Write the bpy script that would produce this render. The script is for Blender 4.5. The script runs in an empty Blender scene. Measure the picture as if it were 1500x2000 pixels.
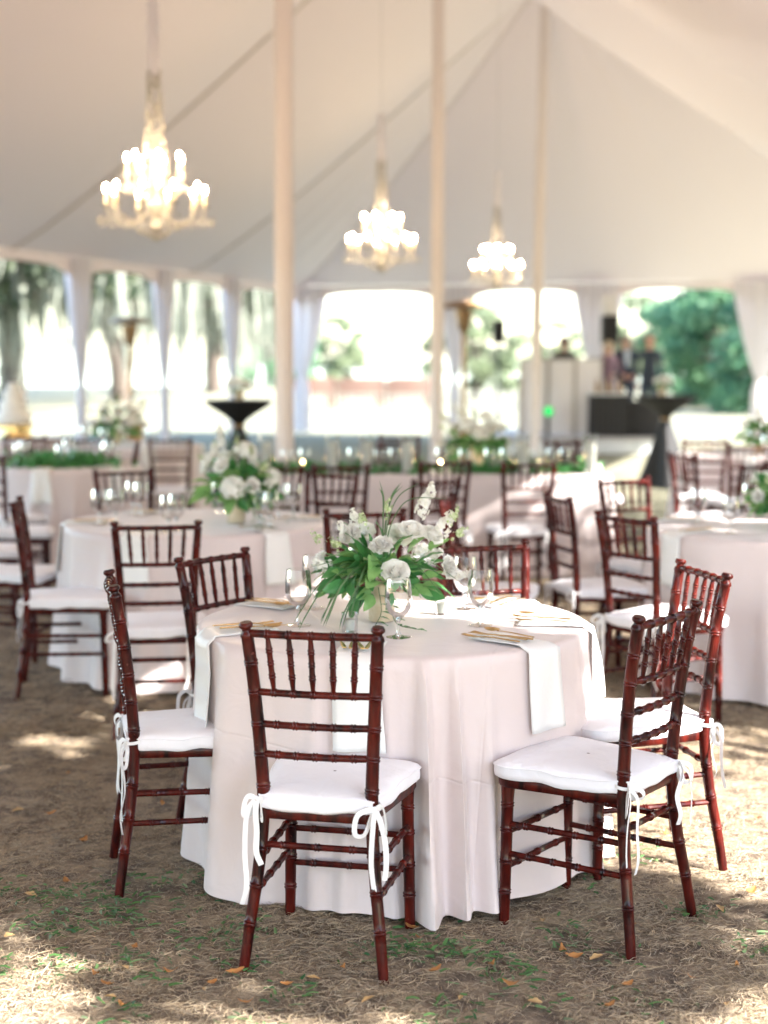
import bpy, bmesh, math, random
import numpy as np
from mathutils import Vector, Matrix

random.seed(7)
RNG = np.random.default_rng(7)
PI = math.pi
SC = bpy.context.scene
COL = SC.collection

# ------------------------------------------------------------------ camera, world, sun, exposure
F_PX, HOR, EYE = 3000.0, 700.0, 1.63          # photograph is 1500 x 2000
PITCH = math.atan((1000 - HOR) / F_PX)
cam = bpy.data.objects.new('camera', bpy.data.cameras.new('camera'))
COL.objects.link(cam)
cam.location = (0, 0, EYE)
cam.rotation_euler = (PI / 2 - PITCH, 0, 0)
cam.data.sensor_fit = 'VERTICAL'
cam.data.sensor_height = 36.0
cam.data.lens = F_PX / 2000 * 36.0
cam.data.clip_start = 0.05
cam.data.clip_end = 3000
cam.data.dof.use_dof = True
cam.data.dof.focus_distance = 4.42
cam.data.dof.aperture_fstop = 1.65
SC.camera = cam

SUN_EL, SUN_AZ = math.radians(32), math.radians(-28)     # azimuth from +X towards +Y
SUN = Vector((math.cos(SUN_EL) * math.cos(SUN_AZ), math.cos(SUN_EL) * math.sin(SUN_AZ), math.sin(SUN_EL)))
world = bpy.data.worlds.new('World'); SC.world = world; world.use_nodes = True
wn = world.node_tree
sky = wn.nodes.new('ShaderNodeTexSky'); sky.sky_type = 'NISHITA'; sky.sun_disc = False
sky.sun_elevation = SUN_EL; sky.sun_rotation = math.atan2(SUN.x, SUN.y)
sky.dust_density = 1.0; sky.ozone_density = 1.0; sky.air_density = 1.0
wn.links.new(sky.outputs[0], wn.nodes['Background'].inputs[0])
wn.nodes['Background'].inputs[1].default_value = 0.15
sun = bpy.data.objects.new('sun', bpy.data.lights.new('sun', 'SUN')); COL.objects.link(sun)
sun.data.energy = 5.0; sun.data.angle = math.radians(0.53); sun.data.color = (1.0, 0.94, 0.87)
sun.rotation_euler = SUN.to_track_quat('Z', 'Y').to_euler()
SC.view_settings.view_transform = 'Standard'; SC.view_settings.look = 'None'
SC.view_settings.gamma = 1.0; SC.view_settings.use_curve_mapping = False
SC.view_settings.exposure = 2.85
SC.render.engine = 'CYCLES'
cy = SC.cycles
cy.use_denoising = True; cy.use_adaptive_sampling = True; cy.adaptive_threshold = 0.02
cy.max_bounces = 10; cy.diffuse_bounces = 5; cy.glossy_bounces = 4; cy.transmission_bounces = 6; cy.transparent_max_bounces = 24
cy.sample_clamp_indirect = 6.0
cy.caustics_reflective = False; cy.caustics_refractive = False

# ------------------------------------------------------------------ helpers
def P(px, py, z=0.0):
    """photo pixel -> world point on the plane at height z"""
    x = (px - 750) / F_PX; v = -(py - 1000) / F_PX
    d = Vector((x, math.cos(PITCH) + v * math.sin(PITCH), -math.sin(PITCH) + v * math.cos(PITCH)))
    t = (z - EYE) / d.z
    return Vector((0, 0, EYE)) + d * t

def G(px, Y, z=0.0):
    """point at ground distance Y in the photo column px"""
    depth = Y * math.cos(PITCH) + (EYE - z) * math.sin(PITCH)
    return Vector(((px - 750) / F_PX * depth, Y, z))

def catmull(pts, m):
    pts = np.array(pts, float); n = len(pts)
    ext = np.vstack([2 * pts[0] - pts[1], pts, 2 * pts[-1] - pts[-2]])
    out = []
    for i in range(n - 1):
        p0, p1, p2, p3 = ext[i:i + 4]
        for t in np.linspace(0, 1, m, endpoint=False):
            out.append(0.5 * ((2 * p1) + (-p0 + p2) * t + (2 * p0 - 5 * p1 + 4 * p2 - p3) * t * t + (-p0 + 3 * p1 - 3 * p2 + p3) * t ** 3))
    out.append(pts[-1])
    return np.array(out)

class MB:
    def __init__(s): s.v = []; s.f = []; s.m = []
    def add(s, V, Fc, mi=0):
        o = len(s.v)
        s.v.extend([tuple(map(float, p)) for p in V])
        s.f.extend([tuple(int(i) + o for i in f) for f in Fc]); s.m.extend([mi] * len(Fc))
        return s
    def grid(s, A, cu=False, cv=False, mi=0):
        m, n = A.shape[:2]; fs = []
        for i in range(m if cu else m - 1):
            for j in range(n if cv else n - 1):
                i2, j2 = (i + 1) % m, (j + 1) % n
                fs.append((i * n + j, i2 * n + j, i2 * n + j2, i * n + j2))
        return s.add(A.reshape(-1, 3), fs, mi)
    def sweep(s, path, ra, rb=None, n=8, up=(0, 0, 1), cap=True, mi=0):
        path = np.array(path, float); N = len(path)
        ra = np.broadcast_to(np.array(ra, float), (N,)); rb = ra if rb is None else np.broadcast_to(np.array(rb, float), (N,))
        T = np.gradient(path, axis=0); T /= np.linalg.norm(T, axis=1)[:, None] + 1e-12
        u = np.array(up, float)
        if abs(np.dot(u, T[0])) > 0.95: u = np.array((1.0, 0, 0)) if abs(T[0][0]) < 0.9 else np.array((0, 1.0, 0))
        A = np.zeros((N, n, 3)); th = np.linspace(0, 2 * PI, n, endpoint=False)
        for i in range(N):
            u = u - np.dot(u, T[i]) * T[i]; u /= np.linalg.norm(u) + 1e-12
            w = np.cross(T[i], u)
            A[i] = path[i] + np.outer(np.cos(th) * ra[i], w) + np.outer(np.sin(th) * rb[i], u)
        o = len(s.v); s.grid(A, cv=True, mi=mi)
        if cap:
            s.f.append(tuple(o + j for j in range(n))); s.m.append(mi)
            e = o + (N - 1) * n
            s.f.append(tuple(e + j for j in reversed(range(n)))); s.m.append(mi)
        return s
    def lathe(s, prof, n=24, c=(0, 0, 0), mi=0, cap=False):
        th = np.linspace(0, 2 * PI, n, endpoint=False); A = np.zeros((len(prof), n, 3))
        for i, (r, z) in enumerate(prof):
            A[i, :, 0] = c[0] + r * np.cos(th); A[i, :, 1] = c[1] + r * np.sin(th); A[i, :, 2] = c[2] + z
        o = len(s.v); s.grid(A, cv=True, mi=mi)
        if cap:
            s.f.append(tuple(o + j for j in reversed(range(n)))); s.m.append(mi)
            e = o + (len(prof) - 1) * n; s.f.append(tuple(e + j for j in range(n))); s.m.append(mi)
        return s
    def box(s, x0, x1, y0, y1, z0, z1, bv=0.0, mi=0):
        if bv <= 0:
            V = [(x, y, z) for x in (x0, x1) for y in (y0, y1) for z in (z0, z1)]
            return s.add(V, [(0, 1, 3, 2), (4, 6, 7, 5), (0, 4, 5, 1), (2, 3, 7, 6), (0, 2, 6, 4), (1, 5, 7, 3)], mi)
        bm = bmesh.new(); bmesh.ops.create_cube(bm, size=1)
        for v in bm.verts:
            v.co = Vector(((x0 + x1) / 2 + v.co.x * (x1 - x0), (y0 + y1) / 2 + v.co.y * (y1 - y0), (z0 + z1) / 2 + v.co.z * (z1 - z0)))
        bmesh.ops.bevel(bm, geom=list(bm.edges), offset=bv, segments=2, affect='EDGES', profile=0.5)
        bm.verts.index_update()
        s.add([v.co for v in bm.verts], [[v.index for v in f.verts] for f in bm.faces], mi); bm.free()
        return s
    def ball(s, c, rx, ry=None, rz=None, n=10, m=7, mi=0):
        ry = ry or rx; rz = rz or rx
        prof = [(math.sin(a), -math.cos(a)) for a in np.linspace(0.02, PI - 0.02, m)]
        th = np.linspace(0, 2 * PI, n, endpoint=False); A = np.zeros((m, n, 3))
        for i, (r, z) in enumerate(prof):
            A[i, :, 0] = c[0] + rx * r * np.cos(th); A[i, :, 1] = c[1] + ry * r * np.sin(th); A[i, :, 2] = c[2] + rz * z
        return s.grid(A, cv=True, mi=mi)
    def mesh(s, name, mats, sharp=40):
        me = bpy.data.meshes.new(name); me.from_pydata(s.v, [], s.f)
        for m in (mats if isinstance(mats, (list, tuple)) else [mats]): me.materials.append(m)
        me.polygons.foreach_set('material_index', s.m)
        me.polygons.foreach_set('use_smooth', [True] * len(s.f))
        me.update()
        if sharp: me.set_sharp_from_angle(angle=math.radians(sharp))
        return me
    def build(s, name, mats, parent=None, sharp=40):
        return link(name, s.mesh(name, mats, sharp), parent)

def link(name, me, parent=None):
    o = bpy.data.objects.new(name, me); COL.objects.link(o)
    if parent: o.parent = parent
    return o

def mesh_np(name, V, Q, mat, smooth=False):
    me = bpy.data.meshes.new(name); V = np.asarray(V, np.float32); Q = np.asarray(Q, np.int32); k = Q.shape[1]
    me.vertices.add(len(V)); me.vertices.foreach_set('co', V.ravel())
    me.loops.add(Q.size); me.loops.foreach_set('vertex_index', Q.ravel())
    me.polygons.add(len(Q)); me.polygons.foreach_set('loop_start', np.arange(0, Q.size, k, dtype=np.int32))
    me.polygons.foreach_set('loop_total', np.full(len(Q), k, np.int32))
    if smooth: me.polygons.foreach_set('use_smooth', np.ones(len(Q), bool))
    me.materials.append(mat); me.update(calc_edges=True); me.validate()
    return me

def empty(name, loc=(0, 0, 0), rz=0.0):
    o = bpy.data.objects.new(name, None); COL.objects.link(o); o.location = loc; o.rotation_euler = (0, 0, rz)
    o.empty_display_size = 0.1
    return o

def tag(o, label=None, cat=None, group=None, kind=None):
    if label: o['label'] = label
    if cat: o['category'] = cat
    if group: o['group'] = group
    if kind: o['kind'] = kind
    return o

KIDS = {}
def kids(o): return [c for c in o.children]
def copy_tree(o, parent=None):
    c = o.copy(); COL.objects.link(c); c.parent = parent
    for ch in list(o.children): copy_tree(ch, c)
    return c

# ------------------------------------------------------------------ materials
def nodes(name):
    m = bpy.data.materials.new(name); m.use_nodes = True; nt = m.node_tree
    return m, nt, nt.nodes['Principled BSDF'], nt.nodes['Material Output']

def mat(name, col, rough=0.5, metal=0.0, vary=0.0, vscale=6.0, vcol=None, bump=0.0, bscale=60.0, coat=0.0, sheen=0.0, transl=0.0, island=None, stretch=None, spec=0.5, emit=None):
    m, nt, b, out = nodes(name); L = nt.links.new
    b.inputs['Base Color'].default_value = (*col, 1); b.inputs['Roughness'].default_value = rough
    b.inputs['Metallic'].default_value = metal; b.inputs['Specular IOR Level'].default_value = spec
    b.inputs['Coat Weight'].default_value = coat; b.inputs['Coat Roughness'].default_value = 0.12
    if sheen: b.inputs['Sheen Weight'].default_value = sheen; b.inputs['Sheen Roughness'].default_value = 0.4
    if emit: b.inputs['Emission Color'].default_value = (*emit[0], 1); b.inputs['Emission Strength'].default_value = emit[1]
    colsock = None
    tc = nt.nodes.new('ShaderNodeTexCoord'); vec = tc.outputs['Object']
    if stretch:
        mp = nt.nodes.new('ShaderNodeMapping'); mp.inputs['Scale'].default_value = stretch; L(vec, mp.inputs[0]); vec = mp.outputs[0]
    if island:
        g = nt.nodes.new('ShaderNodeNewGeometry'); r = nt.nodes.new('ShaderNodeValToRGB')
        els = r.color_ramp.elements
        while len(els) < len(island): els.new(0.5)
        for i, c in enumerate(island): els[i].position = i / max(1, len(island) - 1); els[i].color = (*c, 1)
        L(g.outputs['Random Per Island'], r.inputs[0]); colsock = r.outputs[0]
    if vary > 0:
        n = nt.nodes.new('ShaderNodeTexNoise'); n.inputs['Scale'].default_value = vscale; n.inputs['Detail'].default_value = 6; L(vec, n.inputs[0])
        r = nt.nodes.new('ShaderNodeValToRGB'); r.color_ramp.elements[0].position = 0.35; r.color_ramp.elements[1].position = 0.68
        L(n.outputs['Fac'], r.inputs[0])
        mx = nt.nodes.new('ShaderNodeMix'); mx.data_type = 'RGBA'; mx.blend_type = 'MIX'
        k = nt.nodes.new('ShaderNodeMath'); k.operation = 'MULTIPLY'; k.inputs[1].default_value = vary; L(r.outputs[0], k.inputs[0]); L(k.outputs[0], mx.inputs[0])
        if colsock: L(colsock, mx.inputs[6])
        else: mx.inputs[6].default_value = (*col, 1)
        mx.inputs[7].default_value = (*(vcol or tuple(c * 0.5 for c in col)), 1)
        colsock = mx.outputs[2]
    if colsock: L(colsock, b.inputs['Base Color'])
    if bump > 0:
        n = nt.nodes.new('ShaderNodeTexNoise'); n.inputs['Scale'].default_value = bscale; n.inputs['Detail'].default_value = 5; L(vec, n.inputs[0])
        bp = nt.nodes.new('ShaderNodeBump'); bp.inputs['Strength'].default_value = bump; bp.inputs['Distance'].default_value = 0.01
        L(n.outputs['Fac'], bp.inputs['Height']); L(bp.outputs[0], b.inputs['Normal'])
    if transl > 0:
        t = nt.nodes.new('ShaderNodeBsdfTranslucent'); mx = nt.nodes.new('ShaderNodeMixShader'); mx.inputs[0].default_value = transl
        if colsock: L(colsock, t.inputs[0])
        else: t.inputs[0].default_value = (*col, 1)
        L(b.outputs[0], mx.inputs[1]); L(t.outputs[0], mx.inputs[2]); L(mx.outputs[0], out.inputs[0])
    return m

def glass_mat(name, tint=(0.97, 0.985, 0.98)):
    m, nt, b, out = nodes(name); L = nt.links.new
    tr = nt.nodes.new('ShaderNodeBsdfTransparent'); tr.inputs[0].default_value = (*tint, 1)
    gl = nt.nodes.new('ShaderNodeBsdfGlossy'); gl.inputs['Roughness'].default_value = 0.02
    fr = nt.nodes.new('ShaderNodeFresnel'); fr.inputs[0].default_value = 1.5
    mx = nt.nodes.new('ShaderNodeMixShader'); ml = nt.nodes.new('ShaderNodeMath'); ml.operation = 'MULTIPLY'; ml.inputs[1].default_value = 0.9; L(fr.outputs[0], ml.inputs[0]); L(ml.outputs[0], mx.inputs[0]); L(tr.outputs[0], mx.inputs[1]); L(gl.outputs[0], mx.inputs[2]); L(mx.outputs[0], out.inputs[0])
    return m

def emit_mat(name, col, s):
    m, nt, b, out = nodes(name)
    b.inputs['Base Color'].default_value = (*col, 1); b.inputs['Emission Color'].default_value = (*col, 1); b.inputs['Emission Strength'].default_value = s
    return m

def wood_mat():
    m, nt, b, out = nodes('mahogany_wood'); L = nt.links.new
    tc = nt.nodes.new('ShaderNodeTexCoord'); oi = nt.nodes.new('ShaderNodeObjectInfo')
    add = nt.nodes.new('ShaderNodeVectorMath'); add.operation = 'ADD'
    L(tc.outputs['Object'], add.inputs[0]); L(oi.outputs['Location'], add.inputs[1])
    mp = nt.nodes.new('ShaderNodeMapping'); mp.inputs['Scale'].default_value = (40, 40, 7); L(add.outputs[0], mp.inputs[0])
    n = nt.nodes.new('ShaderNodeTexNoise'); n.inputs['Scale'].default_value = 1.0; n.inputs['Detail'].default_value = 5; L(mp.outputs[0], n.inputs[0])
    r = nt.nodes.new('ShaderNodeValToRGB'); e = r.color_ramp.elements
    e[0].position = 0.30; e[0].color = (0.0045, 0.0005, 0.0012, 1); e[1].position = 0.75; e[1].color = (0.098, 0.0085, 0.0045, 1)
    L(n.outputs['Fac'], r.inputs[0])
    # rubbed spots where the stain has worn
    n2 = nt.nodes.new('ShaderNodeTexNoise'); n2.inputs['Scale'].default_value = 55; n2.inputs['Detail'].default_value = 4; L(add.outputs[0], n2.inputs[0])
    r2 = nt.nodes.new('ShaderNodeValToRGB'); r2.color_ramp.elements[0].position = 0.68; r2.color_ramp.elements[1].position = 0.74; L(n2.outputs['Fac'], r2.inputs[0])
    mx = nt.nodes.new('ShaderNodeMix'); mx.data_type = 'RGBA'; mx.inputs[7].default_value = (0.10, 0.03, 0.022, 1)
    L(r2.outputs[0], mx.inputs[0]); L(r.outputs[0], mx.inputs[6]); L(mx.outputs[2], b.inputs['Base Color'])
    b.inputs['Roughness'].default_value = 0.42; b.inputs['Specular IOR Level'].default_value = 0.10; b.inputs['Coat Weight'].default_value = 0.30; b.inputs['Coat Roughness'].default_value = 0.04
    bp = nt.nodes.new('ShaderNodeBump'); bp.inputs['Strength'].default_value = 0.12; bp.inputs['Distance'].default_value = 0.004
    L(n.outputs['Fac'], bp.inputs['Height']); L(bp.outputs[0], b.inputs['Normal'])
    return m

def ground_mat():
    m, nt, b, out = nodes('trodden_ground'); L = nt.links.new
    tc = nt.nodes.new('ShaderNodeTexCoord')
    def noise(s, d=8, rough=0.6):
        n = nt.nodes.new('ShaderNodeTexNoise'); n.inputs['Scale'].default_value = s; n.inputs['Detail'].default_value = d; n.inputs['Roughness'].default_value = rough
        L(tc.outputs['Object'], n.inputs[0]); return n
    def ramp(sock, a, c1, bb, c2):
        r = nt.nodes.new('ShaderNodeValToRGB'); e = r.color_ramp.elements
        e[0].position = a; e[0].color = (*c1, 1); e[1].position = bb; e[1].color = (*c2, 1); L(sock, r.inputs[0]); return r
    def mix(f, a, c):
        x = nt.nodes.new('ShaderNodeMix'); x.data_type = 'RGBA'; L(f, x.inputs[0]); L(a, x.inputs[6]); L(c, x.inputs[7]); return x.outputs[2]
    big, mid, fine = noise(1.1), noise(9), noise(150, 4, 0.8)
    dirt = ramp(fine.outputs[0], 0.3, (0.085, 0.064, 0.050), 0.75, (0.23, 0.185, 0.145))
    straw = ramp(fine.outputs[0], 0.25, (0.19, 0.145, 0.10), 0.7, (0.48, 0.39, 0.275))
    k = ramp(mid.outputs[0], 0.42, (0, 0, 0), 0.62, (1, 1, 1))
    base = mix(k.outputs[0], dirt.outputs[0], straw.outputs[0])
    lawn = ramp(fine.outputs[0], 0.25, (0.15, 0.152, 0.105), 0.75, (0.285, 0.28, 0.21))
    sep = nt.nodes.new('ShaderNodeSeparateXYZ'); L(tc.outputs['Object'], sep.inputs[0])
    ad = nt.nodes.new('ShaderNodeMath'); ad.operation = 'MULTIPLY_ADD'; ad.inputs[1].default_value = 6.0; L(big.outputs[0], ad.inputs[0]); L(sep.outputs['Y'], ad.inputs[2])
    far = nt.nodes.new('ShaderNodeMapRange'); far.inputs[1].default_value = 13; far.inputs[2].default_value = 19; L(ad.outputs[0], far.inputs[0])
    L(mix(far.outputs[0], base, lawn.outputs[0]), b.inputs['Base Color'])
    b.inputs['Roughness'].default_value = 0.95; b.inputs['Specular IOR Level'].default_value = 0.15
    bp = nt.nodes.new('ShaderNodeBump'); bp.inputs['Strength'].default_value = 0.7; bp.inputs['Distance'].default_value = 0.012
    L(fine.outputs[0], bp.inputs['Height']); L(bp.outputs[0], b.inputs['Normal'])
    return m

def cloth_mat(name, col, rough=0.55, transl=0.0, crease=0.12, sheen=0.25):
    m, nt, b, out = nodes(name); L = nt.links.new
    b.inputs['Base Color'].default_value = (*col, 1); b.inputs['Roughness'].default_value = rough; b.inputs['Specular IOR Level'].default_value = 0.3
    b.inputs['Sheen Weight'].default_value = sheen; b.inputs['Sheen Roughness'].default_value = 0.5
    tc = nt.nodes.new('ShaderNodeTexCoord')
    n = nt.nodes.new('ShaderNodeTexNoise'); n.inputs['Scale'].default_value = 9; n.inputs['Detail'].default_value = 3; n.inputs['Distortion'].default_value = 0.6; L(tc.outputs['Object'], n.inputs[0])
    w = nt.nodes.new('ShaderNodeTexNoise'); w.inputs['Scale'].default_value = 420; w.inputs['Detail'].default_value = 1; L(tc.outputs['Object'], w.inputs[0])
    b1 = nt.nodes.new('ShaderNodeBump'); b1.inputs['Strength'].default_value = crease; b1.inputs['Distance'].default_value = 0.03; L(n.outputs[0], b1.inputs['Height'])
    b2 = nt.nodes.new('ShaderNodeBump'); b2.inputs['Strength'].default_value = 0.10; b2.inputs['Distance'].default_value = 0.002; L(w.outputs[0], b2.inputs['Height']); L(b1.outputs[0], b2.inputs['Normal'])
    if 'blush' in name:                                   # pressed fold lines from the packing
        sp = nt.nodes.new('ShaderNodeSeparateXYZ'); L(tc.outputs['Object'], sp.inputs[0]); prev = b2
        for kx, ky, kz, c0 in ((0.16, 0.05, 1.0, 0.40), (1.0, 0.25, 0.10, -0.16), (1.0, -0.3, -0.05, 0.42)):
            dp = nt.nodes.new('ShaderNodeVectorMath'); dp.operation = 'DOT_PRODUCT'; dp.inputs[1].default_value = (kx, ky, kz); L(tc.outputs['Object'], dp.inputs[0])
            sb = nt.nodes.new('ShaderNodeMath'); sb.operation = 'SUBTRACT'; sb.inputs[1].default_value = c0; L(dp.outputs['Value'], sb.inputs[0])
            ab = nt.nodes.new('ShaderNodeMath'); ab.operation = 'ABSOLUTE'; L(sb.outputs[0], ab.inputs[0])
            mr = nt.nodes.new('ShaderNodeMapRange'); mr.inputs[1].default_value = 0.0; mr.inputs[2].default_value = 0.006; mr.inputs[3].default_value = 0.0; mr.inputs[4].default_value = 1.0; L(ab.outputs[0], mr.inputs[0])
            bb = nt.nodes.new('ShaderNodeBump'); bb.inputs['Strength'].default_value = 0.35; bb.inputs['Distance'].default_value = 0.004; L(mr.outputs[0], bb.inputs['Height']); L(prev.outputs[0], bb.inputs['Normal']); prev = bb
        L(prev.outputs[0], b.inputs['Normal'])
    else: L(b2.outputs[0], b.inputs['Normal'])
    if transl:
        t = nt.nodes.new('ShaderNodeBsdfTranslucent'); t.inputs[0].default_value = (*col, 1); mx = nt.nodes.new('ShaderNodeMixShader'); mx.inputs[0].default_value = transl
        L(b.outputs[0], mx.inputs[1]); L(t.outputs[0], mx.inputs[2]); L(mx.outputs[0], out.inputs[0])
    return m

M = dict(
    wood=wood_mat(), ground=ground_mat(),
    blush=cloth_mat('blush_satin', (0.675, 0.588, 0.580), 0.40, 0.06, 0.16, 0.3),
    napkin=cloth_mat('white_satin', (0.83, 0.83, 0.82), 0.36, 0.08, 0.12, 0.2),
    cushion=cloth_mat('white_cotton', (0.78, 0.775, 0.82), 0.8, 0.0, 0.45, 0.2),
    ribbon=cloth_mat('white_ribbon', (0.85, 0.85, 0.86), 0.6, 0.15, 0.1, 0.2),
    canvas=cloth_mat('tent_canvas', (0.93, 0.835, 0.835), 0.75, 0.012, 0.05, 0.0),
    drape=cloth_mat('drape_fabric', (0.86, 0.83, 0.85), 0.75, 0.30, 0.1, 0.1),
    sleeve=cloth_mat('pole_sleeve_fabric', (0.76, 0.69, 0.66), 0.75, 0.0, 0.15, 0.1),
    rope=mat('webbing', (0.72, 0.645, 0.58), 0.8, vary=0.3, vscale=20),
    steel=mat('galvanised_steel', (0.45, 0.44, 0.43), 0.45, 0.8, vary=0.3, vscale=30),
    gold=mat('brushed_gold', (0.72, 0.52, 0.24), 0.26, 1.0, vary=0.15, vscale=40),
    goldvase=mat('gold_wash_vase', (0.70, 0.58, 0.40), 0.42, 0.35, vary=0.4, vscale=60, vcol=(0.86, 0.79, 0.66), bump=0.15, bscale=150),
    glass=glass_mat('clear_glass'), wax=mat('candle_wax', (0.90, 0.87, 0.80), 0.5, transl=0.15, vary=0.1),
    petal=mat('white_petal', (0.93, 0.925, 0.90), 0.6, transl=0.40, vary=0.15, vscale=30, vcol=(0.86, 0.87, 0.74)),
    floret=mat('white_floret', (0.84, 0.83, 0.80), 0.6, transl=0.22, island=[(0.90, 0.89, 0.87), (0.85, 0.86, 0.78), (0.90, 0.88, 0.86)]),
    bud=mat('green_bud', (0.50, 0.60, 0.30), 0.6, transl=0.2, island=[(0.35, 0.48, 0.18), (0.72, 0.76, 0.55)]),
    leafd=mat('dark_leaf', (0.065, 0.25, 0.075), 0.36, transl=0.30, vary=0.45, vscale=22, vcol=(0.13, 0.35, 0.11), bump=0.1, bscale=90),
    leafl=mat('light_leaf', (0.27, 0.50, 0.17), 0.4, transl=0.28, vary=0.4, vscale=20, vcol=(0.045, 0.14, 0.035), bump=0.1, bscale=90),
    blade=mat('grass_blade_green', (0.06, 0.15, 0.055), 0.42, transl=0.2, vary=0.5, vscale=9, vcol=(0.16, 0.25, 0.10)),
    straw=mat('dry_straw', (0.4, 0.3, 0.2), 0.8, island=[(0.14, 0.105, 0.08), (0.38, 0.29, 0.18), (0.58, 0.48, 0.33), (0.25, 0.19, 0.14), (0.48, 0.40, 0.29), (0.30, 0.26, 0.20)], spec=0.25, transl=0.1),
    sprig=mat('ground_weed', (0.06, 0.16, 0.04), 0.6, island=[(0.03, 0.11, 0.035), (0.08, 0.19, 0.05), (0.16, 0.22, 0.12)], transl=0.2),
    fallen=mat('fallen_leaf_brown', (0.42, 0.20, 0.06), 0.6, vary=0.6, vscale=25, vcol=(0.30, 0.12, 0.04), transl=0.1),
    fallen2=mat('fallen_leaf_tan', (0.46, 0.31, 0.14), 0.6, vary=0.6, vscale=25, vcol=(0.36, 0.20, 0.08), transl=0.1),
    black=mat('black_spandex', (0.008, 0.008, 0.010), 0.7, vary=0.2, bump=0.05), blackp=mat('black_plastic', (0.012, 0.012, 0.014), 0.5, vary=0.2, bump=0.1, bscale=120),
    white=mat('white_paint', (0.78, 0.77, 0.78), 0.5, vary=0.1), scrim=cloth_mat('white_scrim', (0.84, 0.82, 0.84), 0.8, 0.2),
    bulb=emit_mat('flame_bulb', (1.0, 0.76, 0.48), 95.0), candlecup=mat('candle_sleeve', (0.85, 0.78, 0.62), 0.5, transl=0.4),
    crystal=mat('crystal', (0.55, 0.52, 0.47), 0.06, 0.0, vary=0.2, spec=0.9, transl=0.3), brass=mat('brass', (0.62, 0.45, 0.22), 0.3, 1.0, vary=0.2),
    green_led=emit_mat('green_led', (0.0, 0.42, 0.08), 0.35), flame=emit_mat('candle_flame', (1.0, 0.68, 0.30), 22.0),
    bark=mat('oak_bark', (0.10, 0.08, 0.065), 0.9, vary=0.6, vscale=8, bump=0.6, bscale=18, stretch=(1, 1, 0.25)),
    oakleaf=mat('oak_leaves', (0.05, 0.09, 0.03), 0.6, island=[(0.03, 0.05, 0.028), (0.055, 0.08, 0.042), (0.09, 0.115, 0.065)], transl=0.3),
    moss=mat('spanish_moss', (0.17, 0.19, 0.14), 0.9, island=[(0.15, 0.17, 0.14), (0.27, 0.29, 0.24)], transl=0.3),
    bushleaf=mat('bright_leaves', (0.045, 0.14, 0.05), 0.55, island=[(0.06, 0.17, 0.09), (0.12, 0.28, 0.15), (0.21, 0.36, 0.20)], transl=0.42),
    paleleaf=mat('pale_leaves', (0.12, 0.18, 0.08), 0.6, island=[(0.14, 0.19, 0.11), (0.23, 0.29, 0.17), (0.30, 0.34, 0.22)], transl=0.42),
    water=mat('water', (0.05, 0.07, 0.08), 0.12, bump=0.3, bscale=0.6), benchw=mat('bench_wood', (0.13, 0.075, 0.055), 0.6, vary=0.5, vscale=8),
    icing=mat('icing', (0.84, 0.81, 0.75), 0.5, vary=0.1), copper=mat('bronze_metal', (0.30, 0.19, 0.10), 0.35, 0.9, vary=0.3),
    skin=mat('skin', (0.56, 0.33, 0.25), 0.55, vary=0.15, vscale=15), navy=mat('navy_suit', (0.022, 0.033, 0.065), 0.8, vary=0.2), greysuit=mat('slate_suit', (0.045, 0.062, 0.09), 0.8, vary=0.2),
    mauve=mat('mauve_dress', (0.22, 0.13, 0.18), 0.7, vary=0.3), shirt=mat('pale_blue_shirt', (0.55, 0.64, 0.78), 0.7), hairg=mat('grey_hair', (0.30, 0.27, 0.24), 0.7, vary=0.4), hairb=mat('blonde_hair', (0.55, 0.46, 0.33), 0.6, vary=0.4), hairk=mat('black_hair', (0.012, 0.010, 0.010), 0.5),
    shoe=mat('black_leather', (0.01, 0.01, 0.01), 0.35), deck=mat('stage_deck', (0.42, 0.41, 0.42), 0.5, vary=0.4, vscale=6), fascia=mat('stage_fascia', (0.62, 0.66, 0.70), 0.45, vary=0.2),
)

# ------------------------------------------------------------------ ground, water
def gz(x, y):
    return 0.012 * np.sin(x * 1.7 + 0.6) * np.sin(y * 1.3 + 0.2) + 0.007 * np.sin(x * 4.3 + y * 2.1) + 0.005 * np.sin(x * 9.1 - y * 7.7)
def axis_coords(lo, hi, step, far_lo, far_hi):
    a = list(np.arange(lo, hi + 1e-6, step)); d = step
    x = hi
    while x < far_hi: d *= 1.35; x = min(far_hi, x + d); a.append(x)
    x = lo; d = step; b = []
    while x > far_lo: d *= 1.35; x = max(far_lo, x - d); b.append(x)
    return np.array(sorted(b) + a)
gx = axis_coords(-3.6, 3.6, 0.08, -500, 500); gy = axis_coords(3.0, 9.0, 0.08, -120, 900)
XX, YY = np.meshgrid(gx, gy)
fade = np.clip(1 - (np.hypot(XX, np.maximum(0, YY - 9)) - 5) / 6, 0, 1)
ZZ = gz(XX, YY) * fade - 0.012
m_, n_ = XX.shape
idx = np.arange(m_ * n_).reshape(m_, n_)
Q = np.stack([idx[:-1, :-1], idx[:-1, 1:], idx[1:, 1:], idx[1:, :-1]], -1).reshape(-1, 4)
ground = link('ground', mesh_np('ground', np.stack([XX, YY, ZZ], -1).reshape(-1, 3), Q, M['ground'], True))
tag(ground, 'trodden brown dirt and dry grass under the tent, pale lawn beyond', 'ground', kind='structure')
wv = []
for i in range(13):
    t = i / 12; wv.append((-420 + 470 * t, 76 + 14 * math.sin(t * 7) + 18 * t, 0.03))
wv += [(50, 880, 0.03), (-420, 880, 0.03)]
wb = MB(); wb.add(wv, [tuple(range(len(wv)))]); water = wb.build('water', M['water'])
tag(water, 'bright water beyond the lawn', 'water', kind='structure')

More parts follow.
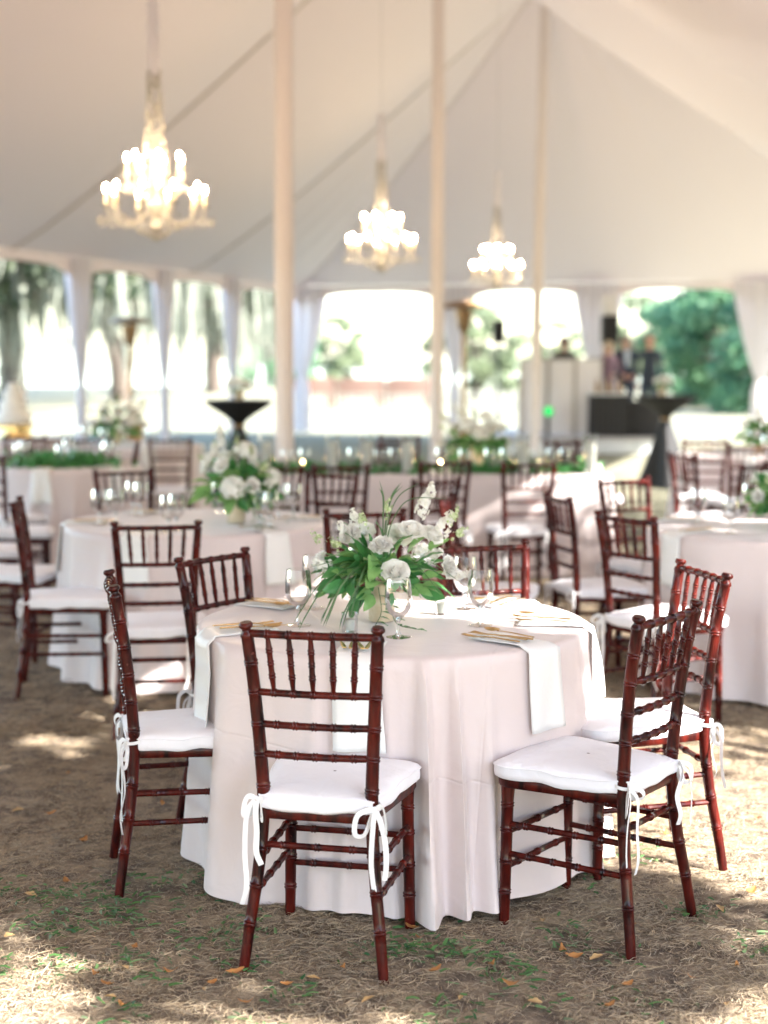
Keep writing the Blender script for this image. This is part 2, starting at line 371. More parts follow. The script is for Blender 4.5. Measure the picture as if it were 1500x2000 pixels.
# ------------------------------------------------------------------ tent
AX = Vector((0.2836, 0.959, 0)).normalized(); AC = Vector((AX.y, -AX.x, 0))       # along the ridge, across to the right
PEAK0 = Vector((2.66, 25.5, 0)); W, UE, BAY, EAVE, PEAK = 6.3, 5.75, 6.12, 3.15, 7.85
def TP(u, v, z): q = PEAK0 + AX * u + AC * v; return (q.x, q.y, z)
tent = tag(empty('marquee_tent', TP(0, 0, 0)), 'large pole tent with pale canvas ceiling over all the tables', 'tent')
def T_local(A): return A - np.array(tent.location)
def prof(t, top): return EAVE + (top - EAVE) * (1 - t) ** 1.13
NB = 7
for k in range(NB):                                    # bays between poles, going towards and past the camera
    for sgn in (-1, 1):
        A = np.zeros((15, 13, 3))
        for i in range(15):
            a = i / 14; u = -BAY * (k + a); R = PEAK - 3.4 * a * (1 - a)
            for j in range(13):
                t = j / 12; z = prof(t, R) - 0.10 * math.sin(PI * a) * math.sin(PI * t)
                A[i, j] = TP(u, sgn * W * t, z)
        MB().grid(T_local(A)).build('roof_panel', M['canvas'], tent)
def tri_panel(b0, b1):
    A = np.zeros((73, 15, 3)); w1, w2 = random.random() * 6, random.random() * 6
    for i in range(73):
        a = i / 72; bu, bv = b0[0] + (b1[0] - b0[0]) * a, b0[1] + (b1[1] - b0[1]) * a
        for j in range(15):
            t = j / 14; A[i, j] = TP(bu * t, bv * t, prof(t, PEAK) - 0.12 * math.sin(PI * a) * math.sin(PI * t) + 0.022 * math.sin(PI * a) * t * (1 - t) ** 1.2 * 4 * (math.sin(31 * a + w1) + 0.6 * math.sin(53 * a + w2)))
    MB().grid(T_local(A)).build('roof_panel', M['canvas'], tent)
tri_panel((0, -W), (UE, -W)); tri_panel((UE, -W), (UE, W)); tri_panel((UE, W), (0, W))
def seam(b, u0=0.0, r=0.026):
    pts = [TP(u0 + (b[0]) * t, b[1] * t, prof(t, PEAK) - 0.03) for t in np.linspace(0.02, 1, 15)]
    MB().sweep(T_local(np.array(pts)), r, r * 0.5, n=6).build('roof_seam', M['rope'], tent)
for k in range(NB):
    for sgn in (-1, 1): seam((0, sgn * W), -BAY * k)
seam((UE, -W), r=0.012); seam((UE, W), r=0.012)
# wall legs: back end, then left side going towards the camera
back_legs = [(UE, -W), (UE, -W * 0.36), (UE, W * 0.02), (UE, W * 0.52), (UE, W)]
back_legs = [(UE, -W), (UE, -2.95), (UE, 0.0), (UE, 3.2), (UE, W)]
left_legs = [(UE - t, -W) for t in (3.9, 6.95, 9.95, 12.95)]
def valance(p, q, drop):
    n = 22; A = np.zeros((n, 6, 3))
    for i in range(n):
        s_ = i / (n - 1); u = p[0] + (q[0] - p[0]) * s_; v = p[1] + (q[1] - p[1]) * s_
        d = 0.16 + drop * abs(2 * s_ - 1) ** 4.5
        for j in range(6):
            f = j / 5
            k_ = 1.0 + (0.006 * math.sin(40 * s_) + 0.002) * f
            A[i, j] = TP(u * k_ if abs(p[0] - q[0]) < 0.01 else u, v * k_, EAVE - d * f - 0.004)
    MB().grid(T_local(A)).build('valance', M['canvas'], tent)
bl = back_legs
for i in range(4): valance(bl[i], bl[i + 1], 0.50)
ll = [(UE, -W)] + left_legs + [(UE - 15.95, -W)]
for i in range(5): valance(ll[i], ll[i + 1], 0.42)

def drape_leg(u, v, label, wide=0.25, flat=0.55, ang=0.0, group='draped tent legs along the open sides'):
    b = TP(u, v, 0)
    t = tag(empty('draped_tent_leg', b, ang), label, 'tent leg', group)
    MB().sweep([(0, 0, 0.0), (0, 0, 1.5), (0, 0, EAVE - 0.02)], 0.03, n=10).build('pole', M['steel'], t)
    zs = [3.12, 3.0, 2.7, 2.3, 1.9, 1.55, 1.30, 1.22, 1.14, 0.95, 0.6, 0.3, 0.08]
    rs = [1.0, 1.0, 0.94, 0.78, 0.60, 0.42, 0.27, 0.20, 0.25, 0.32, 0.33, 0.33, 0.36]
    n = 44; A = np.zeros((len(zs), n, 3)); th = np.linspace(0, 2 * PI, n, endpoint=False)
    ph = random.random() * 6
    for i, (z, r) in enumerate(zip(zs, rs)):
        rr = wide * r * (1 + 0.16 * np.sin(11 * th + ph) + 0.07 * np.sin(5 * th - ph))
        A[i, :, 0] = rr * np.cos(th); A[i, :, 1] = np.maximum(flat, 0.3 + (1 - r) * 0.7) * rr * np.sin(th); A[i, :, 2] = z
    d = MB().grid(A, cv=True).build('drape', M['drape'], t)
    MB().lathe([(0.045, 1.20), (0.062, 1.205), (0.066, 1.22), (0.062, 1.235), (0.045, 1.24)], 16).build('tie_band', M['ribbon'], d)
    return t
BA = math.atan2(AC.y, AC.x); LA = math.atan2(AX.y, AX.x)
drape_leg(*bl[0], 'draped tent leg at the left back corner behind the first sleeved pole', 0.48, 0.5, BA)
drape_leg(*bl[1], 'draped tent leg behind the bronze patio heater', 0.27, 0.5, BA)
drape_leg(*bl[2], 'white draped tent leg behind the loudspeaker and DJ booth', 0.42, 0.5, BA)
drape_leg(*bl[3], 'white draped tent leg gathered with a tie beside the green trees', 0.46, 0.5, BA)
lab = ['draped tent leg between the black cocktail table and the chandelier ropes', 'draped tent leg beside the slim patio heater on the lawn side', 'draped tent leg next to the tiered cake table']
for i in range(3): drape_leg(*left_legs[i], lab[i], 0.25, 0.6, LA)

def sleeved_pole(px0, Y, px1, label):
    b = G(px0, Y); top = G(px1, Y, PEAK - 0.1)
    t = tag(empty('sleeved_tent_pole', b), label, 'tent pole', 'sleeved centre poles under the tent peaks')
    lean = (top.x - b.x)
    n = 30; zs = np.linspace(0.06, PEAK - 0.15, 40); A = np.zeros((40, n, 3)); th = np.linspace(0, 2 * PI, n, endpoint=False)
    for i, z in enumerate(zs):
        rr = 0.076 * (1 + 0.10 * np.sin(9 * th + 0.25 * z) + 0.05 * np.sin(4 * th + z * 0.7) + 0.04 * math.sin(z * 3.1))
        A[i, :, 0] = lean * z / PEAK + rr * np.cos(th); A[i, :, 1] = rr * np.sin(th); A[i, :, 2] = z
    MB().grid(A, cv=True).build('fabric_sleeve', M['sleeve'], t)
    MB().sweep([(0, 0, 0.02), (lean, 0, PEAK - 0.02)], 0.05, n=12).build('pole', M['steel'], t)
    MB().box(-0.17, 0.17, -0.17, 0.17, -0.012, 0.02, 0.004).build('base_plate', M['steel'], t)
sleeved_pole(556, 13.7, 552, 'thick sleeved centre pole rising behind the white flower centrepiece table')
sleeved_pole(852, 19.6, 858, 'sleeved centre pole standing between two small chandeliers')
sleeved_pole(1042, 25.5, 1066, 'slim sleeved centre pole beside the DJ booth')

# ------------------------------------------------------------------ chair
def ring_profile(L, base, rings, h=0.0028, gap=0.0085, extra=()):
    """samples (s, r) along a turned rod with double bamboo rings"""
    s = set(np.linspace(0, L, max(4, int(L / 0.05)))) | set(extra)
    for c in rings:
        for o in (-0.5, 0.5):
            for d in (-0.0042, -0.0022, 0, 0.0022, 0.0042): s.add(c + o * gap + d)
    s = np.array(sorted(x for x in s if 0 <= x <= L))
    r = np.array([base(x) for x in s])
    for c in rings:
        for o in (-0.5, 0.5): r += h * np.exp(-((s - (c + o * gap)) / 0.0021) ** 2)
    return s, r
def rod(b, p0, p1, base, rings, n=8, bow=None, **k):
    p0, p1 = np.array(p0, float), np.array(p1, float); L = np.linalg.norm(p1 - p0)
    s, r = ring_profile(L, base, rings, **k)
    path = p0 + np.outer(s / L, p1 - p0)
    if bow is not None: path = path + np.outer(4 * (s / L) * (1 - s / L), bow)
    return b.sweep(path, r, n=n)
def post_pos(s, z):
    c = POSTC; return np.array([s * np.interp(z, c[:, 2], c[:, 0]), np.interp(z, c[:, 2], c[:, 1]), z])
POSTC = catmull([(x, y, z) for x, y, z in zip([0.193, 0.180, 0.160, 0.149, 0.151, 0.164, 0.178], [-0.245, -0.228, -0.203, -0.190, -0.193, -0.214, -0.245], [0, 0.12, 0.28, 0.43, 0.55, 0.77, 0.955])], 8)
RAILS = [0.926, 0.765, 0.677, 0.594]
SEAT_OUT = np.array([(0, -0.200), (0.128, -0.200), (0.150, -0.188), (0.168, -0.08), (0.186, 0.05), (0.199, 0.14), (0.196, 0.180), (0.175, 0.203), (0.12, 0.211), (0, 0.214)])
def outline(scale=1.0, n=6):
    half = catmull(SEAT_OUT, n); full = np.vstack([half, half[-2:0:-1] * np.array([-1, 1])]); return full * scale
def layered(layers, cx=0.0, cy=0.0, wob=None):
    A = []
    for i, (sc, z) in enumerate(layers):
        o = outline(); c = np.array([0, 0.005]); q = c + (o - c) * sc
        zz = np.full(len(q), z)
        if wob is not None: zz = zz + wob(q, i)
        A.append(np.column_stack([q, zz]))
    return np.array(A)
def make_chair():
    t = empty('chiavari_chair')
    for s in (-1, 1):
        b = MB(); rings = [0.135, 0.235, 0.335, 0.505, 0.594, 0.677, 0.765, 0.845]
        def base(z):
            r = np.interp(z, [0, 0.2, 0.45, 0.885, 0.914, 0.919, 0.927, 0.932, 0.937, 0.943, 0.949, 0.955], [0.0145, 0.0165, 0.0180, 0.0168, 0.0168, 0.0190, 0.0168, 0.0125, 0.0122, 0.0185, 0.0190, 0.0150]); return r
        ss, r = ring_profile(0.955, base, rings, extra=[0.895, 0.914, 0.919, 0.923, 0.927, 0.932, 0.937, 0.940, 0.943, 0.946, 0.949, 0.952], h=0.0026)
        b.sweep([post_pos(s, z) for z in ss], r, n=12, up=(1, 0, 0)); b.build('back_post', M['wood'], t)
        b = MB(); rod(b, (s * 0.180, 0.178, 0), (s * 0.172, 0.172, 0.43), lambda x: np.interp(x, [0, 0.1, 0.4, 0.43], [0.0150, 0.0165, 0.018, 0.0215]), [0.10, 0.19, 0.285, 0.36], n=12); b.build('leg', M['wood'], t)
        for z0 in (0.307, 0.218):
            b = MB(); p = post_pos(s, z0); rod(b, p, (s * 0.176, 0.175, z0 - 0.004), lambda x: 0.0092, [0.07, 0.15, 0.23, 0.31]); b.build('rung', M['wood'], t)
    for i, z in enumerate(RAILS):
        l, r_ = post_pos(-1, z), post_pos(1, z); L = np.linalg.norm(r_ - l); b = MB()
        half = [0.118, 0.108, 0.104, 0.104][i]
        rod(b, l, r_, lambda x: 0.0108 if i == 0 else 0.0098, [L / 2 + q * half / 2 for q in (-2, -1, 0, 1, 2)], n=10, bow=np.array((0, -0.014, 0))); b.build('back_rail', M['wood'], t)
    for q in (-2, -1, 0, 1, 2):
        f = lambda h, z: np.array([q * h / 2, post_pos(1, z)[1] - 0.014 * (1 - (q * h / 2 / 0.17) ** 2), z])
        b = MB(); L = 0.15; rod(b, f(0.118, 0.926), f(0.108, 0.765), lambda x: np.interp(x, [0, 0.037, 0.080, 0.123, 0.161], [0.0052, 0.0085, 0.0078, 0.0085, 0.0050]), [0.045, 0.080, 0.116], n=8, h=0.0024); b.build('spindle', M['wood'], t)
    for z0 in (0.275, 0.172):
        b = MB(); rod(b, (-0.177, 0.176, z0), (0.177, 0.176, z0), lambda x: 0.0092, [0.07, 0.177, 0.284]); b.build('rung', M['wood'], t)
    b = MB(); l, r_ = post_pos(-1, 0.345), post_pos(1, 0.345); rod(b, l, r_, lambda x: 0.0092, [0.06, 0.155, 0.25]); b.build('rung', M['wood'], t)
    A = layered([(0.90, 0.418), (0.985, 0.416), (1.0, 0.422), (1.0, 0.440), (0.985, 0.446), (0.6, 0.446)])
    b = MB(); b.grid(A, cv=True); k = A.shape[1]; b.f.append(tuple(range(k))); b.m.append(0); b.f.append(tuple(5 * k + j for j in reversed(range(k)))); b.m.append(0); b.build('seat', M['wood'], t)
    rg = np.random.default_rng(3)
    ph = rg.random(4) * 6
    def wob(q, i):
        a = np.arctan2(q[:, 1], q[:, 0]); w = 0.004 * np.sin(5 * a + ph[0]) + 0.0025 * np.sin(11 * a + ph[1])
        return w * (0.9 if i < 5 else (0.25 if i < 8 else 0.0))
    A = layered([(0.96, 0.444), (1.015, 0.441), (1.045, 0.447), (1.050, 0.458), (1.048, 0.474), (1.050, 0.4785), (1.038, 0.483), (0.97, 0.490), (0.85, 0.495), (0.6, 0.4985), (0.3, 0.500), (0.02, 0.5005)], wob=wob)
    b = MB(); b.grid(A, cv=True); cu = b.build('cushion', M['cushion'], t, sharp=60)
    o = outline(1.0); c0 = np.array([0, 0.005]); q = c0 + (o - c0) * 1.054; a = np.arctan2(q[:, 1], q[:, 0])
    pz = 0.4785 + 0.9 * (0.004 * np.sin(5 * a + ph[0]) + 0.0025 * np.sin(11 * a + ph[1]))
    pth = np.column_stack([q, pz]); pth = np.vstack([pth, pth[:1]]); MB().sweep(pth, 0.0026, n=6, cap=False).build('piping', M['cushion'], cu)
    for s in (-1, 1): make_tie(s, cu, rg)
    return t
def tie_mesh(s, rg):
    """ribbon wound round the post, two bow loops and two hanging tails"""
    b = MB(); c = post_pos(s, 0.47); J = lambda a: rg.uniform(-a, a)
    th = np.linspace(0, 2 * PI, 17); b.sweep(np.column_stack([c[0] + 0.0225 * np.cos(th), c[1] + 0.0225 * np.sin(th), 0.468 + 0.003 * np.sin(th)]), 0.0010, 0.0055, n=6, cap=False)
    b.sweep([(c[0] - s * 0.012, c[1] + 0.018, 0.470), (c[0] - s * 0.03, c[1] + 0.045, 0.468)], 0.0010, 0.0050, n=6)
    k = np.array([c[0] + s * 0.012 + J(0.008), c[1] - 0.023, 0.468 + J(0.006)])
    b.ball(k, 0.0085, 0.007, 0.008, 8, 6)
    for q, ln in ((-1, 0.060 + J(0.025)), (1, 0.055 + J(0.025))):                      # loops
        dr = rg.uniform(0.03, 0.065); up = rg.uniform(-0.004, 0.014)
        pts = [k, k + (q * 0.018, -0.010, up), k + (q * ln * 0.55, -0.020, up - 0.016), k + (q * ln * 0.62, -0.018, -dr), k + (q * ln * 0.34, -0.004, -dr * 1.06), k + (q * 0.010, 0.002, -0.018), k]
        b.sweep(catmull(pts, 6), 0.0068, 0.0006, n=4, up=(J(0.5), -1, 0.2))
    for q in (-1, 1):                                                                   # tails
        ln = rg.uniform(0.17, 0.30); x1 = q * rg.uniform(0.008, 0.034) + s * 0.008; w = rg.uniform(0.0062, 0.0080)
        pts = [k, k + (x1 * 0.8, -0.016, -0.035), k + (x1 * 1.2 + J(0.008), -0.012 + J(0.006), -ln * 0.5), k + (x1 + J(0.012), -0.016 + J(0.008), -ln * 0.8), k + (x1 * 1.4 + J(0.014), -0.012 + J(0.008), -ln)]
        b.sweep(catmull(pts, 6), w, 0.0006, n=4, up=(J(0.6), -1, 0))
    return b.mesh('ribbon_tie', M['ribbon'])
_rt = np.random.default_rng(19)
TIES = None
def make_tie(s, parent, rg):
    o = link('ribbon_tie', TIES[s][0], parent); o['side'] = s
TIES = {s: [tie_mesh(s, _rt) for _ in range(5)] for s in (-1, 1)}

CHAIR = make_chair(); chair_used = [False]
CHAIRS = []
def place_chair(origin, ang, label, group=None):
    if not chair_used[0]: c = CHAIR; chair_used[0] = True
    else: c = copy_tree(CHAIR)
    c.location = (origin[0], origin[1], float(gz(origin[0], origin[1])) * (1 if origin[1] < 9 else 0) - 0.012); c.rotation_euler = (0, 0, ang)
    if 'group' in c: del c['group']
    for cu in c.children:
        for o in cu.children:
            if 'side' in o: o.data = TIES[o['side']][(len(CHAIRS) * 2 + (o['side'] > 0) * 3) % 5]
    tag(c, label, 'chair', group); CHAIRS.append(c); return c
def chair_posts(l, r, z, label, group=None, off=0.245):
    a, b = P(*l, z), P(*r, z); e = (b - a); e.z = 0; e.normalize(); f = Vector((-e.y, e.x, 0)); o = (a + b) / 2 + f * off
    return place_chair((o.x, o.y), math.atan2(e.y, e.x), label, group)
def chair_face(x, y, tx, ty, label, group=None):
    f = Vector((tx - x, ty - y, 0)).normalized(); return place_chair((x, y), math.atan2(f.y, f.x) - PI / 2, label, group)

# ------------------------------------------------------------------ tables, cloths
class Cloth:
    def __init__(s, cx, cy, R, h, seed, nf=15, amp=0.05, flare=0.03):
        s.cx, s.cy, s.R, s.h = cx, cy, R, h; rg = np.random.default_rng(seed)
        base = np.linspace(0, 2 * PI, nf, endpoint=False) + rg.uniform(-0.12, 0.12, nf)
        s.fo = [(a, rg.uniform(0.45, 1.3) * amp, rg.uniform(0.055, 0.12), rg.uniform(-0.10, 0.10), rg.uniform(0.6, 1.3)) for a in base]; s.flare = flare
        s.ph = rg.random(4) * 6
    def rad(s, th, t):
        r = s.R + 0.010 + s.flare * t + 0 * th
        for a, am, w, tw, ex in s.fo:
            d = (th - a - tw * t + PI) % (2 * PI) - PI
            r = r + am * t ** ex * np.exp(-(d / (w * (0.55 + 0.6 * t))) ** 2)
        return r + 0.006 * t * np.sin(7 * th + s.ph[0] + 2 * t)
    def pt(s, th, t, off=0.0):
        r = s.rad(th, t) + off; return np.array([s.cx + r * math.cos(th), s.cy + r * math.sin(th), s.h * (1 - t) + 0.0])
    def build(s, label, group, nth=300):
        th = np.linspace(0, 2 * PI, nth, endpoint=False); A = []
        for r in (0.02, 0.2, 0.4, 0.75, 0.93, 0.985): A.append((np.full(nth, s.R * r), np.full(nth, s.h)))
        A.append((np.full(nth, s.R * 1.0 + 0.003), np.full(nth, s.h - 0.003)))
        hem = 0.004 + 0.010 * (0.5 + 0.5 * np.sin(3 * th + s.ph[1])) + 0.006 * np.sin(9 * th + s.ph[2])
        for t in np.linspace(0.015, 1, 26): A.append((s.rad(th, t), s.h * (1 - t) + np.maximum(0.002, hem) * t))
        B = np.zeros((len(A), nth, 3))
        for i, (r, z) in enumerate(A):
            B[i, :, 0] = r * np.cos(th); B[i, :, 1] = r * np.sin(th); B[i, :, 2] = z
        b = MB(); b.grid(B, cv=True); b.f.append(tuple(range(nth))[::-1]); b.m.append(0)
        o = b.build('tablecloth', M['blush'], sharp=70); o.location = (s.cx, s.cy, 0.0)
        return tag(o, label, 'tablecloth', group)
def table_base(cx, cy, R, label):
    t = tag(empty('round_table', (cx, cy, -0.012)), label, 'table', 'round tables hidden under blush cloths')
    MB().lathe([(0.01, 0.728), (R - 0.02, 0.728), (R - 0.006, 0.735), (R - 0.006, 0.764), (R - 0.02, 0.769), (0.01, 0.769)], 40).build('tabletop', M['benchw'], t)
    for a in (0.6, 2.2, 3.7, 5.3):
        MB().sweep([(0.36 * math.cos(a), 0.36 * math.sin(a), 0), (0.34 * math.cos(a), 0.34 * math.sin(a), 0.73)], 0.014, n=8).build('leg', M['steel'], t)

# cutlery, goblet, napkin, votive prototypes -----------------------------------
def fork_mesh():
    b = MB(); b.sweep([(0, 0.0, 0.003), (0, 0.03, 0.004), (0, 0.08, 0.006), (0, 0.115, 0.006), (0, 0.135, 0.004)], [0.0065, 0.0075, 0.0045, 0.003, 0.006], 0.0016, n=8)
    b.sweep([(0, 0.132, 0.004), (0, 0.145, 0.003), (0, 0.158, 0.003)], [0.007, 0.011, 0.0115], 0.0013, n=8)
    for x in (-0.0093, -0.0031, 0.0031, 0.0093): b.sweep([(x, 0.156, 0.003), (x, 0.178, 0.004), (x * 0.95, 0.200, 0.007)], [0.0019, 0.0017, 0.0009], 0.0011, n=6)
    return b.mesh('fork', M['gold'])
def knife_mesh():
    b = MB(); b.sweep([(0, 0, 0.004), (0, 0.03, 0.005), (0, 0.09, 0.005), (0, 0.112, 0.004)], [0.0065, 0.0078, 0.006, 0.005], 0.0028, n=8)
    b.sweep([(0, 0.110, 0.004), (0.001, 0.13, 0.004), (0.001, 0.18, 0.004), (-0.002, 0.21, 0.004), (-0.005, 0.222, 0.004)], [0.006, 0.0098, 0.0100, 0.007, 0.002], 0.0009, n=8)
    return b.mesh('knife', M['gold'])
def spoon_mesh():
    b = MB(); b.sweep([(0, 0.0, 0.003), (0, 0.03, 0.004), (0, 0.08, 0.006), (0, 0.125, 0.006), (0, 0.140, 0.005)], [0.0065, 0.0072, 0.0042, 0.003, 0.005], 0.0016, n=8)
    A = np.zeros((8, 16, 3)); th = np.linspace(0, 2 * PI, 16, endpoint=False)
    for i, r in enumerate([0.05, 0.3, 0.6, 0.85, 1.0, 0.94, 0.6, 0.05]):
        lift = 0.007 * r * r + (0 if i < 5 else -0.0016)
        A[i, :, 0] = 0.0195 * r * np.cos(th); A[i, :, 1] = 0.164 + 0.029 * r * np.sin(th); A[i, :, 2] = 0.003 + lift
    b.grid(A, cv=True); return b.mesh('spoon', M['gold'])
FORK, KNIFE, SPOON = fork_mesh(), knife_mesh(), spoon_mesh()
def goblet_mesh():
    K = 1.14
    o = [(0.0335, 0.0008), (0.034, 0.002), (0.025, 0.004), (0.010, 0.008), (0.0055, 0.016), (0.0048, 0.035), (0.0062, 0.048), (0.0105, 0.052), (0.0068, 0.056), (0.013, 0.062), (0.026, 0.074), (0.0345, 0.092), (0.0375, 0.112), (0.0372, 0.135), (0.0350, 0.158), (0.0325, 0.178)]
    b = MB(); b.lathe([(q * K if z_ > 0.058 or z_ < 0.007 else q, z_ * 1.04) for q, z_ in o], 28); b.lathe([(q * K, z_ * 1.04) for q, z_ in [(0.0325, 0.178), (0.0316, 0.1788), (0.0317, 0.1765)]], 28)
    b.lathe([(0.0335 * K, 0.0008), (0.002, 0.003)], 28)
    return b.mesh('goblet', M['glass'], 60)
GOB = goblet_mesh()
VOT_G = MB().lathe([(0.002, 0.001), (0.024, 0.001), (0.0255, 0.004), (0.0265, 0.062), (0.0255, 0.0625), (0.0240, 0.061), (0.0232, 0.008), (0.002, 0.007)], 24).mesh('glass_cup', M['glass'], 50)
VOT_C = MB().lathe([(0.002, 0.0075), (0.0222, 0.0075), (0.0222, 0.040), (0.019, 0.042), (0.002, 0.0405)], 20).sweep([(0, 0, 0.040), (0.001, 0, 0.050)], 0.0008, n=5).mesh('candle', M['wax'], 50)
def put(name, me, loc, rz, label, cat, group=None, par=None, rx=0.0):
    o = link(name, me); o.location = loc; o.rotation_euler = (rx, 0, rz); return tag(o, label, cat, group)
def votive(loc, label, group):
    t = tag(empty('votive_candle', loc), label, 'candle', group); link('glass_cup', VOT_G, t); link('candle', VOT_C, t); return t

def napkin(cl, th, label, group, w=0.125, hang=0.25, inner=0.22, skew=0.0, rot=0.0):
    n, m = 24, 9; A = np.zeros((n, m, 3)); R = cl.R; L = inner + hang
    for i in range(n):
        s_ = L * i / (n - 1)
        for j in range(m):
            q = (j / (m - 1) - 0.5); lat = q * w * (1 + 0.18 * s_ / L) + skew * s_
            if s_ < inner:
                r = R - inner + s_; a = th; z = cl.h + 0.006 + 0.004 * math.sin(3 * q + s_ * 20) * (s_ / inner)
                p = np.array([cl.cx + r * math.cos(a) - lat * math.sin(a), cl.cy + r * math.sin(a) + lat * math.cos(a)])
                rr = math.hypot(p[0] - cl.cx, p[1] - cl.cy)
                if rr > R: z -= min(0.06, (rr - R) * 1.5)
                A[i, j] = (p[0], p[1], z)
            else:
                t = (s_ - inner) / cl.h; a = th + math.asin(max(-0.9, min(0.9, lat / R)))
                rmax = max(cl.rad(a + da, min(1, t)) for da in (-0.03, 0, 0.03))
                r = max(rmax, R + 0.016) + 0.010 + 0.010 * t + 0.006 * math.sin(q * 7 + s_ * 9) * t * 3
                A[i, j] = (cl.cx + r * math.cos(a), cl.cy + r * math.sin(a), cl.h - (s_ - inner) - 0.004)
    c = np.array([cl.cx + R * math.cos(th), cl.cy + R * math.sin(th), cl.h])
    b = MB(); b.grid(A - c)
    o = b.build('napkin', M['napkin'], sharp=0); o.location = c
    sol = o.modifiers.new('thickness', 'SOLIDIFY'); sol.thickness = 0.003; sol.offset = 1
    return tag(o, label, 'napkin', group)

def setting(cl, th, seed, where, group_suffix, full=True):
    rg = np.random.default_rng(seed)
    napkin(cl, th, f'white satin napkin hanging over the cloth edge {where}', None if full else group_suffix, skew=rg.uniform(-0.12, 0.12), hang=rg.uniform(0.22, 0.29))
    d = np.array([math.cos(th), math.sin(th)]); l = np.array([-d[1], d[0]])
    base = np.array([cl.cx, cl.cy]) + d * (cl.R - 0.035)
    items = [('fork', FORK, -0.034, 0.10, 0.0), ('fork', FORK, -0.010, -0.05, 0.004), ('knife', KNIFE, 0.022, 0.12, 0.0), ('spoon', SPOON, 0.036, -0.10, 0.004)]
    tw = rg.uniform(-0.25, 0.25)
    for nm, me, la, an, dz in items:
        p = base + l * la + d * rg.uniform(-0.02, 0.01); rz = math.atan2(-d[1], -d[0]) - PI / 2 + an + tw + rg.uniform(-0.06, 0.06)
        put(nm, me, (p[0], p[1], cl.h + 0.0135 + dz), rz, f'gold {nm} on the napkin {where}', nm, f'gold {nm}s {group_suffix}')

# ------------------------------------------------------------------ flowers
def rose_mesh(name, seed, R=0.042, ruffle=0.0):
    rg = np.random.default_rng(seed); b = MB()
    rings = [(3, 0.10, 1.02, -0.10), (3, 0.22, 1.04, -0.05), (4, 0.36, 1.0, 0.05), (5, 0.54, 0.96, 0.18), (5, 0.74, 0.90, 0.35), (6, 0.90, 0.78, 0.60), (6, 1.0, 0.60, 0.95)]
    for k, (cnt, rad, hh, fl) in enumerate(rings):
        for i in range(cnt):
            a0 = 2 * PI * (i + 0.37 * k + rg.uniform(-0.1, 0.1)) / cnt; wd = PI / cnt * 1.45
            A = np.zeros((6, 7, 3))
            for p in range(6):
                v = p / 5
                for q in range(7):
                    u = q / 6 * 2 - 1; a = a0 + u * wd
                    r = R * rad * (0.35 + 0.65 * v ** 0.6) + R * 0.35 * fl * v ** 3 + R * 0.05 * rg.uniform(-1, 1) * v * (1 + 3 * ruffle)
                    z = R * (-0.25 + 1.15 * hh * v * (1 - 0.30 * fl * v ** 2)) - R * 0.28 * u * u * v + R * ruffle * 0.25 * math.sin(u * 9 + i) * v
                    A[p, q] = (r * math.cos(a), r * math.sin(a), z)
            b.grid(A)
    return b.mesh(name, M['petal'], 0)
def cluster_mesh(name, seed, n, rx, rz, fs=0.011, mt='floret', tip=True):
    """small four-petalled florets over an ellipsoid or spike"""
    rg = np.random.default_rng(seed); V = []; Q = []
    for i in range(n):
        d = rg.normal(size=3); d /= np.linalg.norm(d)
        if d[2] < -0.5: d[2] *= -0.5
        p = d * np.array([rx, rx, rz]) * rg.uniform(0.86, 1.04)
        if rz > rx * 1.3: p[:2] *= (1 - 0.55 * (p[2] / rz + 1) / 2)
        nrm = d + rg.normal(size=3) * 0.25; nrm /= np.linalg.norm(nrm)
        a = np.cross(nrm, rg.normal(size=3)); a /= np.linalg.norm(a); c = np.cross(nrm, a); f = fs * rg.uniform(0.75, 1.2)
        for k in range(4):
            an = k * PI / 2; e = math.cos(an) * a + math.sin(an) * c; g = -math.sin(an) * a + math.cos(an) * c; o = len(V)
            V += [p, p + f * (0.62 * e - 0.5 * g) + nrm * f * 0.22, p + f * 1.05 * e + nrm * f * 0.12, p + f * (0.62 * e + 0.5 * g) + nrm * f * 0.22]
            Q.append((o, o + 1, o + 2, o + 3))
    return mesh_np(name, np.array(V), np.array(Q), M[mt], True)
def leaf_mesh(name, L, Wd, bend, mt, fold=0.25):
    A = np.zeros((9, 5, 3))
    for i in range(9):
        t = i / 8; w = Wd * (math.sin(PI * t ** 0.85) ** 0.8) * (1 - 0.25 * t) + 0.0004
        for j in range(5):
            q = j / 2 - 1
            A[i, j] = (q * w, L * t * (1 - 0.10 * bend * t), -bend * L * 0.45 * t * t + abs(q) * w * fold + 0.002 * math.sin(9 * t + 3 * q))
    return MB().grid(A).mesh(name, M[mt], 0)
LEAVES = [leaf_mesh('leaf', 0.095, 0.024, 0.5, 'leafd'), leaf_mesh('leaf', 0.11, 0.021, 0.8, 'leafd'), leaf_mesh('leaf', 0.075, 0.020, 0.35, 'leafl'), leaf_mesh('leaf', 0.10, 0.027, 0.65, 'leafl'), leaf_mesh('leaf', 0.06, 0.014, 0.3, 'leafd')]
ROSES = [rose_mesh('rose', 1, 0.037), rose_mesh('rose', 2, 0.033), rose_mesh('rose', 3, 0.030, 0.9)]
STOCK = [cluster_mesh('stock_flower', 5, 46, 0.030, 0.062), cluster_mesh('stock_flower', 6, 30, 0.022, 0.045, 0.010)]
HYD = [cluster_mesh('hydrangea', 7, 150, 0.060, 0.050, 0.013), cluster_mesh('hydrangea', 8, 70, 0.040, 0.036, 0.012)]
BUDS = cluster_mesh('bud_spray', 9, 34, 0.020, 0.050, 0.006, 'bud')
def orient(o, d, roll=0.0):
    """local +Z along d"""
    o.rotation_euler = (Vector(d).normalized().to_track_quat('Z', 'Y') @ Matrix.Rotation(roll, 3, 'Z').to_quaternion()).to_euler()
